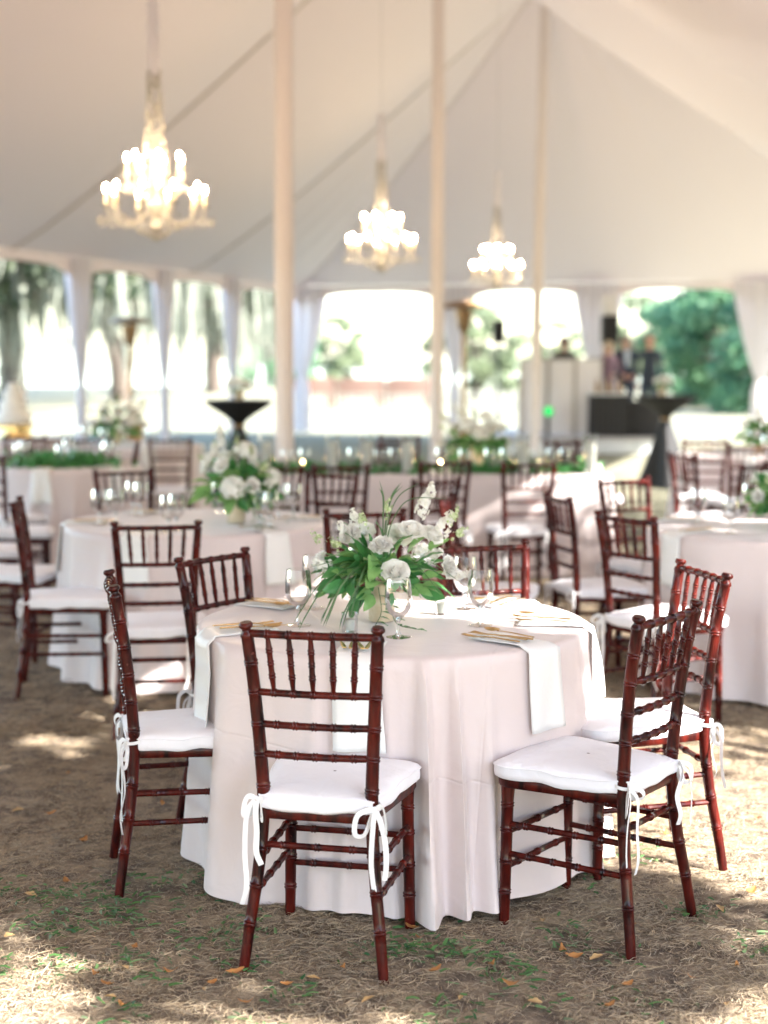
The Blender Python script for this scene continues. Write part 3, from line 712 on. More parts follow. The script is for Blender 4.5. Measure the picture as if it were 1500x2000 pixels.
def blade(root, pts, w=0.0021):
    b = MB(); p = catmull(pts, 7); n = len(p)
    ww = w * np.clip(np.minimum(np.linspace(0.5, 3, n), np.linspace(4.5, 0.12, n)), 0.1, 1)
    b.sweep(p, ww, 0.0007, n=4, up=(0.2, -0.6, 0.8)); b.build('grass_blade', M['blade'], root)
def centerpiece(seed, vase='goldvase'):
    rg = np.random.default_rng(seed); t = empty('floral_centerpiece')
    b = MB(); b.lathe([(0.002, 0.002), (0.040, 0.002), (0.0425, 0.006), (0.0430, 0.06), (0.0435, 0.125), (0.042, 0.1265), (0.0395, 0.125), (0.0385, 0.02), (0.002, 0.018)], 32).build('vase', M[vase], t)
    def put_f(me, pos, d, roll=None, sc=1.0):
        o = link(me.name.split('.')[0], me, t); o.location = pos; orient(o, d, rg.random() * 6 if roll is None else roll); o.scale = (sc,) * 3
        return o
    fl = [(ROSES[0], (0.045, -0.135, 0.180), (0.1, -0.75, 0.75)), (ROSES[2], (0.0, -0.105, 0.262), (-0.15, -0.6, 0.85)), (ROSES[0], (0.100, -0.02, 0.300), (0.25, -0.45, 0.95)), (ROSES[1], (0.165, 0.0, 0.283), (0.55, -0.4, 0.8)),
          (ROSES[2], (-0.100, -0.03, 0.290), (-0.4, -0.7, 0.7)), (ROSES[1], (-0.06, 0.11, 0.28), (-0.3, 0.8, 0.6)), (ROSES[0], (0.06, 0.12, 0.27), (0.3, 0.8, 0.6)), (ROSES[2], (0.215, -0.05, 0.185), (0.9, -0.5, 0.2)), (ROSES[2], (-0.20, 0.03, 0.19), (-1, 0, 0.3))]
    for me, p, d in fl: put_f(me, p, d)
    st = [(STOCK[0], (0.135, 0.0, 0.375), (0.3, -0.1, 1)), (STOCK[0], (0.120, -0.085, 0.240), (0.4, -0.7, 0.4)), (STOCK[0], (0.205, -0.01, 0.315), (0.45, 0, 0.9)), (STOCK[1], (-0.085, 0.0, 0.335), (-0.25, 0, 1)), (STOCK[1], (0.165, -0.06, 0.225), (0.7, -0.6, 0.5)),
          (STOCK[1], (0.245, -0.06, 0.165), (1, -0.4, 0.0)), (STOCK[1], (-0.185, -0.07, 0.195), (-0.8, -0.6, 0.4)), (STOCK[1], (0.16, -0.01, 0.425), (0.2, 0, 1)), (STOCK[1], (-0.12, -0.02, 0.30), (-0.5, -0.3, 0.8))]
    for me, p, d in st: put_f(me, p, d, sc=rg.uniform(0.85, 1.05))
    for p, d in [((0.02, -0.02, 0.365), (0.1, 0, 1)), ((0.23, -0.03, 0.345), (0.5, 0, 1)), ((-0.20, -0.03, 0.27), (-0.7, 0, 0.8)), ((-0.14, -0.06, 0.255), (-0.5, -0.4, 0.6)), ((-0.06, -0.04, 0.33), (-0.2, -0.2, 1)), ((0.25, 0.03, 0.28), (0.9, 0.2, 0.7))]: put_f(BUDS, p, d)
    for i in range(128):                                    # leaves, pointing outwards and drooping
        a = rg.random() * 2 * PI; e = rg.uniform(-0.45, 1.0)
        d = np.array([math.cos(a) * math.cos(e), math.sin(a) * math.cos(e), math.sin(e)])
        k = rg.uniform(0.03, 0.145) * (1.0 if e < 0.6 else 0.75)
        p = np.array([0, 0, 0.155]) + d * np.array([k * 1.15, k, k * 0.95])
        o = link('leaf', LEAVES[int(rg.choice([0, 0, 1, 2, 2, 3, 3, 4, 4]))], t); o.location = p
        q = Vector(d).to_track_quat('Y', 'Z') @ Matrix.Rotation(rg.normal() * 0.7, 3, 'Y').to_quaternion() @ Matrix.Rotation(rg.normal() * 0.3, 3, 'X').to_quaternion()
        o.rotation_euler = q.to_euler(); o.scale = (rg.uniform(0.8, 1.3),) * 3
    for i in range(11):                                     # cascading blades on one side
        x, y = rg.uniform(-0.25, -0.06), rg.uniform(-0.24, -0.06)
        blade(t, [(-0.02, -0.03, 0.15), (x * 0.45, y * 0.5 - 0.02, 0.185 + rg.uniform(-0.01, 0.02)), (x * 0.8, y * 0.85, 0.13 + rg.uniform(-0.02, 0.02)), (x * 1.05, y, 0.055), (x * 1.15, y * 1.05, 0.008 + rg.random() * 0.02)])
    for i in range(9):                                      # upright blades
        x, y = rg.uniform(-0.05, 0.12), rg.uniform(-0.08, 0.06)
        blade(t, [(0.005, 0, 0.2), (0.01 + x * 0.2, y * 0.4, 0.33), (0.02 + x * 0.6, y, 0.41), (0.03 + x * 1.5, y * 1.2, 0.435 + rg.uniform(-0.05, 0.03))], 0.0018)
    for i in range(10):
        a = rg.random() * 6.28; r = rg.uniform(0.2, 0.3)
        blade(t, [(0, 0, 0.16), (r * 0.5 * math.cos(a), r * 0.5 * math.sin(a), 0.21), (r * math.cos(a), r * math.sin(a), 0.17 + rg.uniform(-0.06, 0.05))], 0.0016)
    for (pts) in ([(0.02, -0.05, 0.13), (0.03, -0.12, 0.07), (0.05, -0.17, 0.02), (0.11, -0.20, 0.008)], [(-0.01, -0.05, 0.12), (0.0, -0.11, 0.05), (-0.02, -0.15, 0.010)]):
        b = MB(); c = catmull(pts, 6); b.sweep(c, 0.0012, n=5).build('trailing_stem', M['blade'], t)
        for k in range(2, len(c), 2):
            o = link('leaf', LEAVES[4], t); o.location = c[k]; o.rotation_euler = (rg.uniform(-0.3, 0.1), 0, rg.uniform(-2.4, -0.2)); o.scale = (0.62,) * 3
    return t

# ------------------------------------------------------------------ MAIN TABLE
TC = (P(767, 1285, 0.76) + P(767, 1160, 0.76)) / 2
main = Cloth(TC.x, TC.y, 0.635, 0.765, 21, nf=17, amp=0.085, flare=0.018)
main.fo = [f for f in main.fo if not (math.radians(205) < f[0] % (2 * PI) or f[0] % (2 * PI) < math.radians(8))]
for fx, fy, wd, ex in ((404, 1748, 0.15, 0.5), (500, 1768, 0.06, 0.8), (600, 1790, 0.065, 0.7), (690, 1786, 0.05, 0.8), (755, 1770, 0.04, 1.0), (836, 1812, 0.055, 0.6), (905, 1800, 0.045, 0.9), (984, 1792, 0.06, 1.3), (1075, 1700, 0.05, 1.0), (1130, 1690, 0.06, 0.8), (1192, 1668, 0.07, 0.8)):
    q = P(fx, fy, 0) - TC; main.fo.append((math.atan2(q.y, q.x), max(0.045, math.hypot(q.x, q.y) - 0.635 - 0.02) * (0.5 if fx in (500, 600, 690, 755) else 1.0 if fx in (404, 984) else 1.2), wd * (1.0 if fx == 404 else 0.8), 0.05 * math.sin(fx), ex * (1.0 if fx in (404, 984) else 0.8)))
main.build('blush satin tablecloth draped to the ground over the table with six chairs', None, nth=420)
table_base(TC.x, TC.y, 0.632, 'round table under the blush cloth with six chairs around it')
c1 = chair_posts((468, 1892), (757, 1917), 0, 'mahogany chair standing with its bowed legs and both ribbons towards the open grass')
c2 = chair_posts((222, 1675), (232, 1748), 0, 'mahogany chair side on, left of the blush table, with a looped ribbon')
c6 = chair_posts((1228, 1862), (1357, 1778), 0, 'dark mahogany chair angled to the blush table in front of the sunlit chair')
c5 = chair_posts((1425, 1122), (1327, 1092), 0.955, 'sunlit orange red chair behind the dark angled chair')
c3 = chair_posts((487, 1058), (338, 1080), 0.955, 'mahogany chair behind the blush table beside the left gold cutlery')
c4 = chair_posts((1018, 1055), (862, 1062), 0.955, 'mahogany chair behind the blush table right of the flowers')
wh = ['before the chair with bowed legs', 'at the side on left chair', 'at the dark angled chair', 'at the sunlit orange red chair', 'at the chair behind the left cutlery', 'at the chair right of the flowers']
for i, c in enumerate([c1, c2, c6, c5, c3, c4]):
    # the seat centre gives the setting's direction
    th = math.atan2(c.location.y - TC.y, c.location.x - TC.x); setting(main, th, 40 + i, wh[i], 'on the flower table')
CP = centerpiece(4); CP.location = (*P(745, 1213, 0.766).xy, 0.7665)
tag(CP, 'white roses and greenery with trailing grass in a gold vase on the blush table', 'flowers', 'white floral centrepieces')
for (x, y, lb) in ((583, 1222, 'clear goblet standing under the tips of the trailing grass'), (614, 1188, 'clear goblet half hidden behind the trailing grass blades'), (778, 1245, 'clear goblet standing right before the gold vase'), (938, 1222, 'clear goblet beside the forks at the dark angled chair'),
                   (908, 1190, 'clear goblet between the white blooms and the sunlit chair setting'), (700, 1168, 'clear goblet standing behind the gold vase and leaves')):
    q = P(x, y, 0.766); put('goblet', GOB, (q.x, q.y, 0.766), random.random() * 6, lb, 'goblet', 'water goblets on the flower table')
q = P(683, 1234, 0.766); votive((q.x, q.y, 0.766), 'small glass votive holding a white candle left of the gold vase', None)
q = P(862, 1200, 0.766); votive((q.x, q.y, 0.766), 'small glass votive with white candle right of the gold vase', None)

# ------------------------------------------------------------------ other round tables
def far_table(cx, cy, R, seed, name, settings, cp=None, gob=6, cpscale=1.0, nset=6, th0=0.0):
    cl = Cloth(cx, cy, R, 0.765, seed, nf=17, amp=0.085); cl.build(f'blush tablecloth hanging to the ground over {name}', None, nth=220)
    table_base(cx, cy, R - 0.003, f'round table under {name}')
    rg = np.random.default_rng(seed)
    for k in range(nset):
        th = th0 + 2 * PI * k / nset
        napkin(cl, th, f'white napkin hanging from {name}', f'napkins on {name}', skew=rg.uniform(-0.1, 0.1))
        d = np.array([math.cos(th), math.sin(th)]); p = np.array([cx, cy]) + d * (R - 0.05)
        for nm, me, la in (('fork', FORK, -0.03), ('knife', KNIFE, 0.02)):
            put(nm, me, (p[0] - d[1] * la, p[1] + d[0] * la, 0.7785), math.atan2(-d[1], -d[0]) - PI / 2 + rg.uniform(-0.2, 0.2), f'gold {nm} laid on {name}', nm, f'gold {nm}s on {name}')
        p = np.array([cx, cy]) + d * (R * 0.62) + np.array([-d[1], d[0]]) * 0.10
        for j in range(2 if gob > 6 else 1):
            put('goblet', GOB, (p[0] + j * 0.085 * d[0], p[1] + j * 0.085 * d[1], 0.766), 0, f'clear goblet on {name}', 'goblet', f'goblets on {name}')
    if cp:
        c = copy_tree(CP); c.location = (cp[0], cp[1], 0.7665); c.rotation_euler = (0, 0, cp[2]); c.scale = (cpscale,) * 3
        tag(c, f'white flower centrepiece with green leaves on {name}', 'flowers', 'white floral centrepieces')
        for k, (dx, dz, dy) in enumerate(cp[3] if len(cp) > 3 else []):
            o = link('hydrangea', HYD[k % 2], c); o.location = (dx, dy, dz); orient(o, (dx, dy, 0.3))
    return cl
T2 = (G(392, 8.15)); T3 = G(1522, 7.85)
far_table(T2.x, T2.y, 0.70, 31, 'the table with large white hydrangeas', 6, (G(462, 8.0).x, 8.05, 2.2, [(0.12, 0.2, -0.12), (-0.1, 0.22, -0.14), (0.0, 0.33, -0.05), (0.05, 0.3, 0.1), (-0.15, 0.18, 0.1)]), 12, 1.12, th0=4.35)
far_table(T3.x, T3.y, 0.68, 33, 'the table beside the two upright ladder backs', 6, (T3.x - 0.03, T3.y, 0.9), 6, 0.9, th0=3.6)
T5 = G(130, 12.5); T6 = G(258, 15.4); T7 = G(1478, 14.0); T8 = G(30, 16.6)
far_table(T5.x, T5.y, 0.62, 35, 'the far table with low greenery', 4, None, 6, th0=0.4)
far_table(T6.x, T6.y, 0.72, 36, 'the far table near the tent leg', 4, (T6.x - 0.15, T6.y, 0.4, [(0.1, 0.2, -0.12), (-0.1, 0.22, -0.14), (0.15, 0.25, -0.05), (-0.2, 0.2, -0.1)]), 6, 1.2, th0=0.9)
far_table(T7.x, T7.y, 0.72, 37, 'the far table on the right lawn edge', 4, (T7.x, T7.y, 1.4), 6, 1.0, th0=0.2)
far_table(T8.x, T8.y, 0.62, 38, 'the cake table', 0, None, 0, nset=0)
# tiered cake on a gold stand
ck = tag(empty('tiered_cake', (T8.x, T8.y, 0.7655)), 'white tiered cake on a gold stand at the far left table', 'cake')
MB().lathe([(0.02, 0), (0.20, 0.0), (0.21, 0.01), (0.19, 0.05), (0.19, 0.13), (0.23, 0.14), (0.23, 0.16), (0.02, 0.16)], 32).build('cake_stand', M['gold'], ck)
for r, z0, z1 in ((0.19, 0.16, 0.29), (0.145, 0.29, 0.41), (0.10, 0.41, 0.52), (0.06, 0.52, 0.60)):
    MB().lathe([(0.01, z0), (r - 0.006, z0), (r, z0 + 0.008), (r, z1 - 0.01), (r - 0.01, z1), (0.01, z1 + 0.001)], 32).build('cake_tier', M['icing'], ck)

# chairs at those tables
gT2, gT3 = 'chairs at the hydrangea table', 'chairs at the right hand table'
chair_posts((232, 1012), (378, 1010), 0.955, 'mahogany chair drawn up to the hydrangea table, a white ribbon bow at its cushion', gT2)
place_chair((-1.55, 7.48), -PI / 2 + math.radians(8), 'dark mahogany chair side on at the end of the hydrangea table, ribbon hanging', gT2)
place_chair((-2.02, 8.35), -PI / 2 + math.radians(-10), 'dark chair with pinkish lit cushion beyond the ribboned side on chair', gT2)
q = G(252, 9.1); chair_face(q.x, 9.35, T2.x, T2.y, 'dark chair on the far side of the hydrangea table', gT2)
chair_face(T2.x + 0.55, T2.y + 0.95, T2.x, T2.y, 'mahogany chair behind the large hydrangeas', gT2)
chair_posts((1172, 995), (1282, 1008), 0.955, 'upright dark ladder back chair tucked to the right hand table, bow on one post', gT3, 0.23)
chair_posts((1269, 925), (1166, 930), 0.955, 'orange lit chair across from the dark ladder back chair', gT3)
q = P(1100, 958, 0.955); place_chair((q.x + 0.20, q.y), -PI / 2 + math.radians(14), 'reddish chair seen side on between the long table and right hand table', gT3)
q = P(1322, 880, 0.955); place_chair((q.x + 0.25, q.y), -PI / 2 + math.radians(20), 'dark chair side on in front of the black cocktail table', None)
q = P(1372, 853, 0.955); chair_face(q.x, q.y, q.x + 0.1, q.y + 1, 'dark chair beside the low stage at the far right', None)
q = P(700, 990, 0.955); place_chair((q.x, q.y + 0.22), 0.12, 'red chair standing between the flowers and the long table', None)
q = P(886, 962, 0.955); place_chair((q.x + 0.2, q.y), -PI / 2 - 0.2, 'red chair side on behind the white roses', None)
q = P(800, 930, 0.955); place_chair((q.x, q.y + 0.2), 0.7, 'brown chair turned away behind the upright grass blades', None)
# ------------------------------------------------------------------ long banquet table
LT = G(835, 11.85); LX0, LX1, LY0, LY1 = G(470, 11.5).x, G(1188, 11.5).x, 11.4, 12.25
def long_cloth():
    per = []; n = 60; m = 16
    for i in range(n): per.append((LX0 + (LX1 - LX0) * i / n, LY0, 0, -1))
    for i in range(m): per.append((LX1, LY0 + (LY1 - LY0) * i / m, 1, 0))
    for i in range(n): per.append((LX1 - (LX1 - LX0) * i / n, LY1, 0, 1))
    for i in range(m): per.append((LX0, LY1 - (LY1 - LY0) * i / m, -1, 0))
    cx, cyy = (LX0 + LX1) / 2, (LY0 + LY1) / 2; A = []
    A.append([(cx + (x - cx) * 0.9, cyy + (y - cyy) * 0.9, 0.765) for x, y, a, b in per])
    A.append([(x, y, 0.763) for x, y, a, b in per])
    for t in np.linspace(0.06, 1, 12):
        A.append([(x + a * (0.012 + 0.03 * t + 0.03 * t * math.sin(k * 0.75) ** 3), y + b * (0.012 + 0.03 * t + 0.03 * t * math.sin(k * 0.75) ** 3), 0.765 * (1 - t) + 0.005) for k, (x, y, a, b) in enumerate(per)])
    A = np.array(A) - np.array([cx, cyy, 0]); b = MB(); b.grid(A, cv=True); b.f.append(tuple(range(len(per)))[::-1]); b.m.append(0)
    o = b.build('tablecloth', M['blush'], sharp=60); o.location = (cx, cyy, 0); tag(o, 'beige cloth over the long banquet table with a greenery runner', 'tablecloth')
long_cloth()
lt = tag(empty('banquet_table', ((LX0 + LX1) / 2, (LY0 + LY1) / 2, -0.012)), 'long rectangular banquet table under its beige cloth', 'table')
hw = (LX1 - LX0) / 2
MB().box(-hw, hw, -0.42, 0.42, 0.735, 0.770, 0.005).build('tabletop', M['benchw'], lt)
for sx in (-1, 1):
    for sy in (-1, 1): MB().sweep([(sx * (hw - 0.2), sy * 0.33, 0), (sx * (hw - 0.2), sy * 0.33, 0.74)], 0.015, n=8).build('leg', M['steel'], lt)
def leaf_mass(name, n, fn, mt, size, seed, parent=None, kind=None):
    rg = np.random.default_rng(seed); c = fn(rg, n)
    d = rg.normal(size=(n, 3)); d /= np.linalg.norm(d, axis=1)[:, None]; e = np.cross(d, rg.normal(size=(n, 3))); e /= np.linalg.norm(e, axis=1)[:, None]
    s = size * rg.uniform(0.6, 1.3, (n, 1)); V = np.stack([c - d * s, c + e * s * 0.42, c + d * s, c - e * s * 0.42], 1).reshape(-1, 3)
    Q = np.arange(4 * n).reshape(n, 4); o = link(name, mesh_np(name, V, Q, M[mt]), parent)
    if kind: o['kind'] = kind
    return o
def run_pts(rg, n):
    k = rg.integers(0, 17, n); cx_ = np.linspace(LX0 + 0.2, LX1 - 0.2, 17) + np.random.default_rng(3).normal(0, 0.05, 17); hh = np.random.default_rng(4).uniform(0.010, 0.035, 17)
    return np.column_stack([cx_[k] + rg.normal(0, 0.055, n), LY0 + 0.22 + rg.normal(0, 0.06, n), 0.775 + np.abs(rg.normal(0, 1, n)) * hh[k]])
run = leaf_mass('greenery_runner', 1500, run_pts, 'leafd', 0.042, 5)
tag(run, 'dark green leafy runner along the long banquet table', 'greenery', kind='stuff')
run2 = leaf_mass('low_greenery', 700, lambda rg, n: np.column_stack([T5.x + rg.normal(0, 0.20, n), T5.y - 0.12 + rg.normal(0, 0.14, n), 0.775 + np.abs(rg.normal(0, 0.04, n))]), 'leafd', 0.045, 6)
tag(run2, 'low dark greenery arrangement on the far left table', 'greenery', kind='stuff')
PILG = MB().lathe([(0.002, 0.002), (0.050, 0.002), (0.052, 0.01), (0.052, 0.30), (0.049, 0.30), (0.049, 0.012), (0.002, 0.010)], 24).mesh('glass_cylinder', M['glass'], 50)
PILC = MB().lathe([(0.002, 0.012), (0.042, 0.012), (0.042, 0.235), (0.038, 0.24), (0.002, 0.236)], 20).mesh('pillar_candle', M['wax'], 50)
FLM = MB().ball((0, 0, 0.02), 0.006, 0.006, 0.016, 8, 7).mesh('flame', M['flame'], 0)
for k, px in enumerate((650, 716, 795, 1020, 1150, 520)):
    q = G(px, LY0 + 0.12); t = tag(empty('hurricane_candle', (q.x, q.y, 0.766)), 'cream pillar candle in a clear glass cylinder on the long table', 'candle', 'hurricane candles on the long table')
    link('glass_cylinder', PILG, t); link('pillar_candle', PILC, t)
for k, px in enumerate((560, 596, 690, 740, 770, 860, 905, 955, 985, 1045, 1075, 1100)):
    q = G(px, LY0 + 0.10 + 0.07 * (k % 3)); put('goblet', GOB, (q.x, q.y, 0.766), 0, 'clear goblet standing on the long banquet table', 'goblet', 'goblets on the long banquet table')
for px in (592, 860, 1008, 1050):
    q = G(px, LY0 + 0.40); t = votive((q.x, q.y, 0.766), 'lit votive candle on the long banquet table', 'lit votives on the long table'); f = link('flame', FLM, t); f.location = (0, 0, 0.045)
c = copy_tree(CP); c.location = (G(930, 12.05).x, 12.05, 0.7665); c.rotation_euler = (0, 0, 3.4); c.scale = (1.15,) * 3; tag(c, 'tall white flower centrepiece on the long banquet table', 'flowers', 'white floral centrepieces')
for k, (dx, dz, dy) in enumerate([(0.1, 0.3, 0.1), (-0.02, 0.36, 0.12), (0.02, 0.25, 0.16), (-0.12, 0.28, 0.1)]):
    o = link('hydrangea', HYD[k % 2], c); o.location = (dx, dy, dz); orient(o, (dx, dy, 0.3))
gL = 'chairs along the long banquet table'
for k, (a, b_, lb) in enumerate([((612, 902), (718, 902), 'mahogany chair at the long table beside the large hydrangeas'), ((814, 896), (926, 894), 'mahogany chair at the long table above the white roses'), ((978, 898), (1088, 897), 'mahogany chair at the long table next to the reddish side on chair')]):
    chair_posts(a, b_, 0.955, lb, gL)
for px in (755, 905, 1108): q = G(px, 13.0); place_chair((q.x, 12.75), PI + 0.08, 'mahogany chair on the far side of the long banquet table', gL + ' far side')
place_chair((G(1150, 13.0).x, 12.9), -2.2, 'mahogany chair at the corner of the long banquet table', None)
gF = 'chairs at the far left tables'
q = P(328, 852, 0.955); place_chair((q.x, q.y + 0.2), 0.1, 'brown chair at the far table near the tent leg', gF)
q = P(100, 850, 0.955); place_chair((q.x, q.y + 0.2), -0.2, 'brown chair at the far table near the tent leg', gF)
q = P(172, 852, 0.955); place_chair((q.x, q.y + 0.2), 0.15, 'brown chair at the far table near the tent leg', gF)
place_chair((G(20, 11.2).x, 11.2), -0.5, 'dark chair drawn up to the table with low greenery', None)
place_chair((G(55, 10.6).x, 10.4), -1.3, 'dark chair with pale cushion before the table with low greenery', None)
place_chair((-2.45, 9.35), -PI / 2 + 0.3, 'dark chair past the pinkish cushioned chair, turned to the hydrangea table', gT2)
place_chair((G(60, 13.6).x, 13.55), PI + 0.3, 'brown chair beyond the table with low greenery', None)
place_chair((G(205, 12.4).x, 12.6), 1.7, 'brown chair beside the table with low greenery, facing it', None)
place_chair((G(520, 10.2).x, 10.1), 0.4, 'brown chair between the large hydrangeas and the long table', None)
place_chair((G(770, 13.9).x, 13.6), PI - 0.2, 'reddish chair standing behind the pillar candles', None)
place_chair((G(1395, 10.4).x, 10.3), 0.9, 'dark chair turned aside behind the right hand table', None)
place_chair((G(1440, 12.6).x, 12.6), 0.15, 'brown chair at the far table on the right lawn edge', None)

# ------------------------------------------------------------------ cocktail tables
def cocktail(px, Y, label, seed, fl=True):
    b = G(px, Y); t = tag(empty('cocktail_table', b), label, 'cocktail table', 'black cocktail tables')
    pr = [(0.30, 0.0), (0.27, 0.06), (0.22, 0.25), (0.16, 0.5), (0.10, 0.72), (0.06, 0.84), (0.055, 0.87), (0.09, 0.92), (0.20, 1.00), (0.33, 1.08), (0.385, 1.135), (0.39, 1.15), (0.385, 1.157), (0.2, 1.158), (0.01, 1.158)]
    A = np.zeros((len(pr), 40, 3)); th = np.linspace(0, 2 * PI, 40, endpoint=False)
    for i, (r, z) in enumerate(pr):
        lob = 1 + (0.32 * np.cos(4 * th) if z < 0.8 else 0.06 * np.cos(6 * th) * (z < 1.1)) * max(0, 1 - z / 1.1)
        A[i, :, 0] = r * lob * np.cos(th); A[i, :, 1] = r * lob * np.sin(th); A[i, :, 2] = z
    MB().grid(A, cv=True).build('spandex_cover', M['black'], t)
    MB().lathe([(0.058, 0.845), (0.066, 0.85), (0.066, 0.875), (0.058, 0.88)], 20).build('tie_band', M['copper'], t)
    for a in range(4):
        x, y = 0.37 * math.cos(a * PI / 2), 0.37 * math.sin(a * PI / 2); MB().lathe([(0.02, -0.012), (0.03, -0.008), (0.03, 0.01), (0.01, 0.014)], 10, (x, y, 0)).build('foot', M['blackp'], t)
    return t
ct1 = cocktail(468, 17.6, 'black spandex cocktail table with flowers left of the thick sleeved pole', 1)
ct2 = cocktail(1298, 19.6, 'black spandex cocktail table before the stage and green trees', 2)
for (px, Y, n, lab_) in ((468, 17.6, 5, 'small white flower posy on the left black cocktail table'), (1290, 19.6, 4, 'small gold and white posy on the black cocktail table by the stage')):
    b = G(px, Y); t = tag(empty('flower_posy', (b.x, b.y, 1.1575)), lab_, 'flowers')
    MB().lathe([(0.002, 0.001), (0.05, 0.001), (0.055, 0.01), (0.06, 0.12), (0.055, 0.12), (0.05, 0.012), (0.002, 0.01)], 20).build('vase', M['goldvase'], t)
    for k in range(n):
        a = k * 2.4; o = link('hydrangea', HYD[k % 2], t); o.location = (0.09 * math.cos(a), 0.09 * math.sin(a), 0.17 + 0.02 * (k % 3)); orient(o, (math.cos(a), math.sin(a), 0.8))
    for k in range(24):
        a = k * 0.9; o = link('leaf', LEAVES[k % 4], t); o.location = (0.04 * math.cos(a), 0.04 * math.sin(a), 0.13); o.rotation_euler = Vector((math.cos(a), math.sin(a), 0.3 * math.sin(k))).to_track_quat('Y', 'Z').to_euler()

# ------------------------------------------------------------------ chandeliers
def make_chandelier():
    t = empty('crystal_chandelier')            # origin at its lowest crystal
    b = MB(); b.lathe([(0.004, 0.06), (0.03, 0.09), (0.055, 0.12), (0.035, 0.16), (0.02, 0.20), (0.05, 0.24), (0.075, 0.28), (0.05, 0.32), (0.022, 0.36), (0.045, 0.42), (0.06, 0.47), (0.03, 0.52), (0.02, 0.62)], 16).build('column', M['crystal'], t)
    def tier(n, R, z0, rise, a0):
        for i in range(n):
            a = a0 + 2 * PI * i / n; c, s = math.cos(a), math.sin(a)
            pts = [(0.04 * c, 0.04 * s, z0 + 0.04), (R * 0.45 * c, R * 0.45 * s, z0 - 0.045), (R * 0.85 * c, R * 0.85 * s, z0 - 0.03), (R * c, R * s, z0 + rise)]
            arm = MB().sweep(catmull(pts, 6), 0.0065, n=7).lathe([(0.008, 0), (0.028, 0.010), (0.036, 0.020), (0.012, 0.016)], 12, (R * c, R * s, z0 + rise)).build('arm', M['crystal'], t)
            cd = MB().lathe([(0.013, 0.02), (0.013, 0.105), (0.010, 0.11), (0.002, 0.11)], 10, (R * c, R * s, z0 + rise)).build('candle_sleeve', M['candlecup'], t)
            MB().ball((R * c, R * s, z0 + rise + 0.135), 0.0115, 0.0115, 0.026, 10, 8).build('bulb', M['bulb'], cd)
    tier(10, 0.350, 0.20, 0.06, 0.2); tier(7, 0.20, 0.40, 0.08, 0.5)
    rg = np.random.default_rng(2); d = MB()
    def drop(p, s):
        o = [(0, 0, s), (s * 0.42, 0, 0), (0, s * 0.42, 0), (-s * 0.42, 0, 0), (0, -s * 0.42, 0), (0, 0, -s)]
        d.add([(p[0] + x, p[1] + y, p[2] + z) for x, y, z in o], [(0, 1, 2), (0, 2, 3), (0, 3, 4), (0, 4, 1), (5, 2, 1), (5, 3, 2), (5, 4, 3), (5, 1, 4)])
    for n, R, z0 in ((10, 0.395, 0.20), (7, 0.225, 0.43)):
        for i in range(n):
            for k in range(5):
                a = 0.2 + 2 * PI * i / n + k * 0.16 - 0.3; drop((R * 1.04 * math.cos(a), R * 1.04 * math.sin(a), z0 - 0.03 - 0.02 * (k % 2)), 0.022)
            a0, a1 = 2 * PI * i / n, 2 * PI * (i + 1) / n
            for k in range(7):                                # swags of beads between the arms
                f = k / 6; a = 0.2 + a0 + (a1 - a0) * f; drop((R * 0.9 * math.cos(a), R * 0.9 * math.sin(a), z0 + 0.03 - 0.30 * f * (1 - f)), 0.013)
    for k in range(60): a = k * 2.4; r = 0.02 + 0.17 * (k % 9) / 9; drop((r * math.cos(a), r * math.sin(a), 0.02 + 0.10 * (r / 0.2) + 0.03 * rg.random()), 0.020)
    for k in range(330): f = rg.random(); a = rg.random() * 6.28; r = 0.045 + 0.06 * (1 - f) ** 1.6; drop((r * math.cos(a), r * math.sin(a), 0.42 + 0.80 * f), 0.021)
    dr = d.build('crystal_drops', M['crystal'], t, sharp=5); dr['kind'] = 'stuff'
    n = 18; zs = np.linspace(1.18, 1.70, 24); A = np.zeros((24, n, 3)); th = np.linspace(0, 2 * PI, n, endpoint=False)
    for i, z in enumerate(zs):
        rr = 0.036 * (1 + 0.18 * np.sin(6 * th + z * 5) + 0.10 * math.sin(z * 42)); A[i, :, 0] = rr * np.cos(th); A[i, :, 1] = rr * np.sin(th); A[i, :, 2] = z
    MB().grid(A, cv=True).build('chain_sleeve', M['drape'], t)
    MB().sweep([(0, 0, 0.6), (0, 0, 4.6)], 0.0018, n=6).build('cable', M['steel'], t)
    return t
CH = make_chandelier()
for i, (px, Y, lab_) in enumerate(((305, 11.15, 'large lit crystal chandelier with two tiers of candle bulbs over the left tables'), (745, 16.7, 'lit crystal chandelier between the two nearer sleeved poles'), (970, 22.3, 'small lit crystal chandelier above the bronze patio heater'))):
    c = CH if i == 0 else copy_tree(CH)
    q = G(px, Y, 2.45); c.location = (q.x, q.y, (2.44, 2.52, 2.58)[i]); tag(c, lab_, 'chandelier', 'crystal chandeliers along the ridge')
    c.rotation_euler = (0, 0, 0.3 * i)

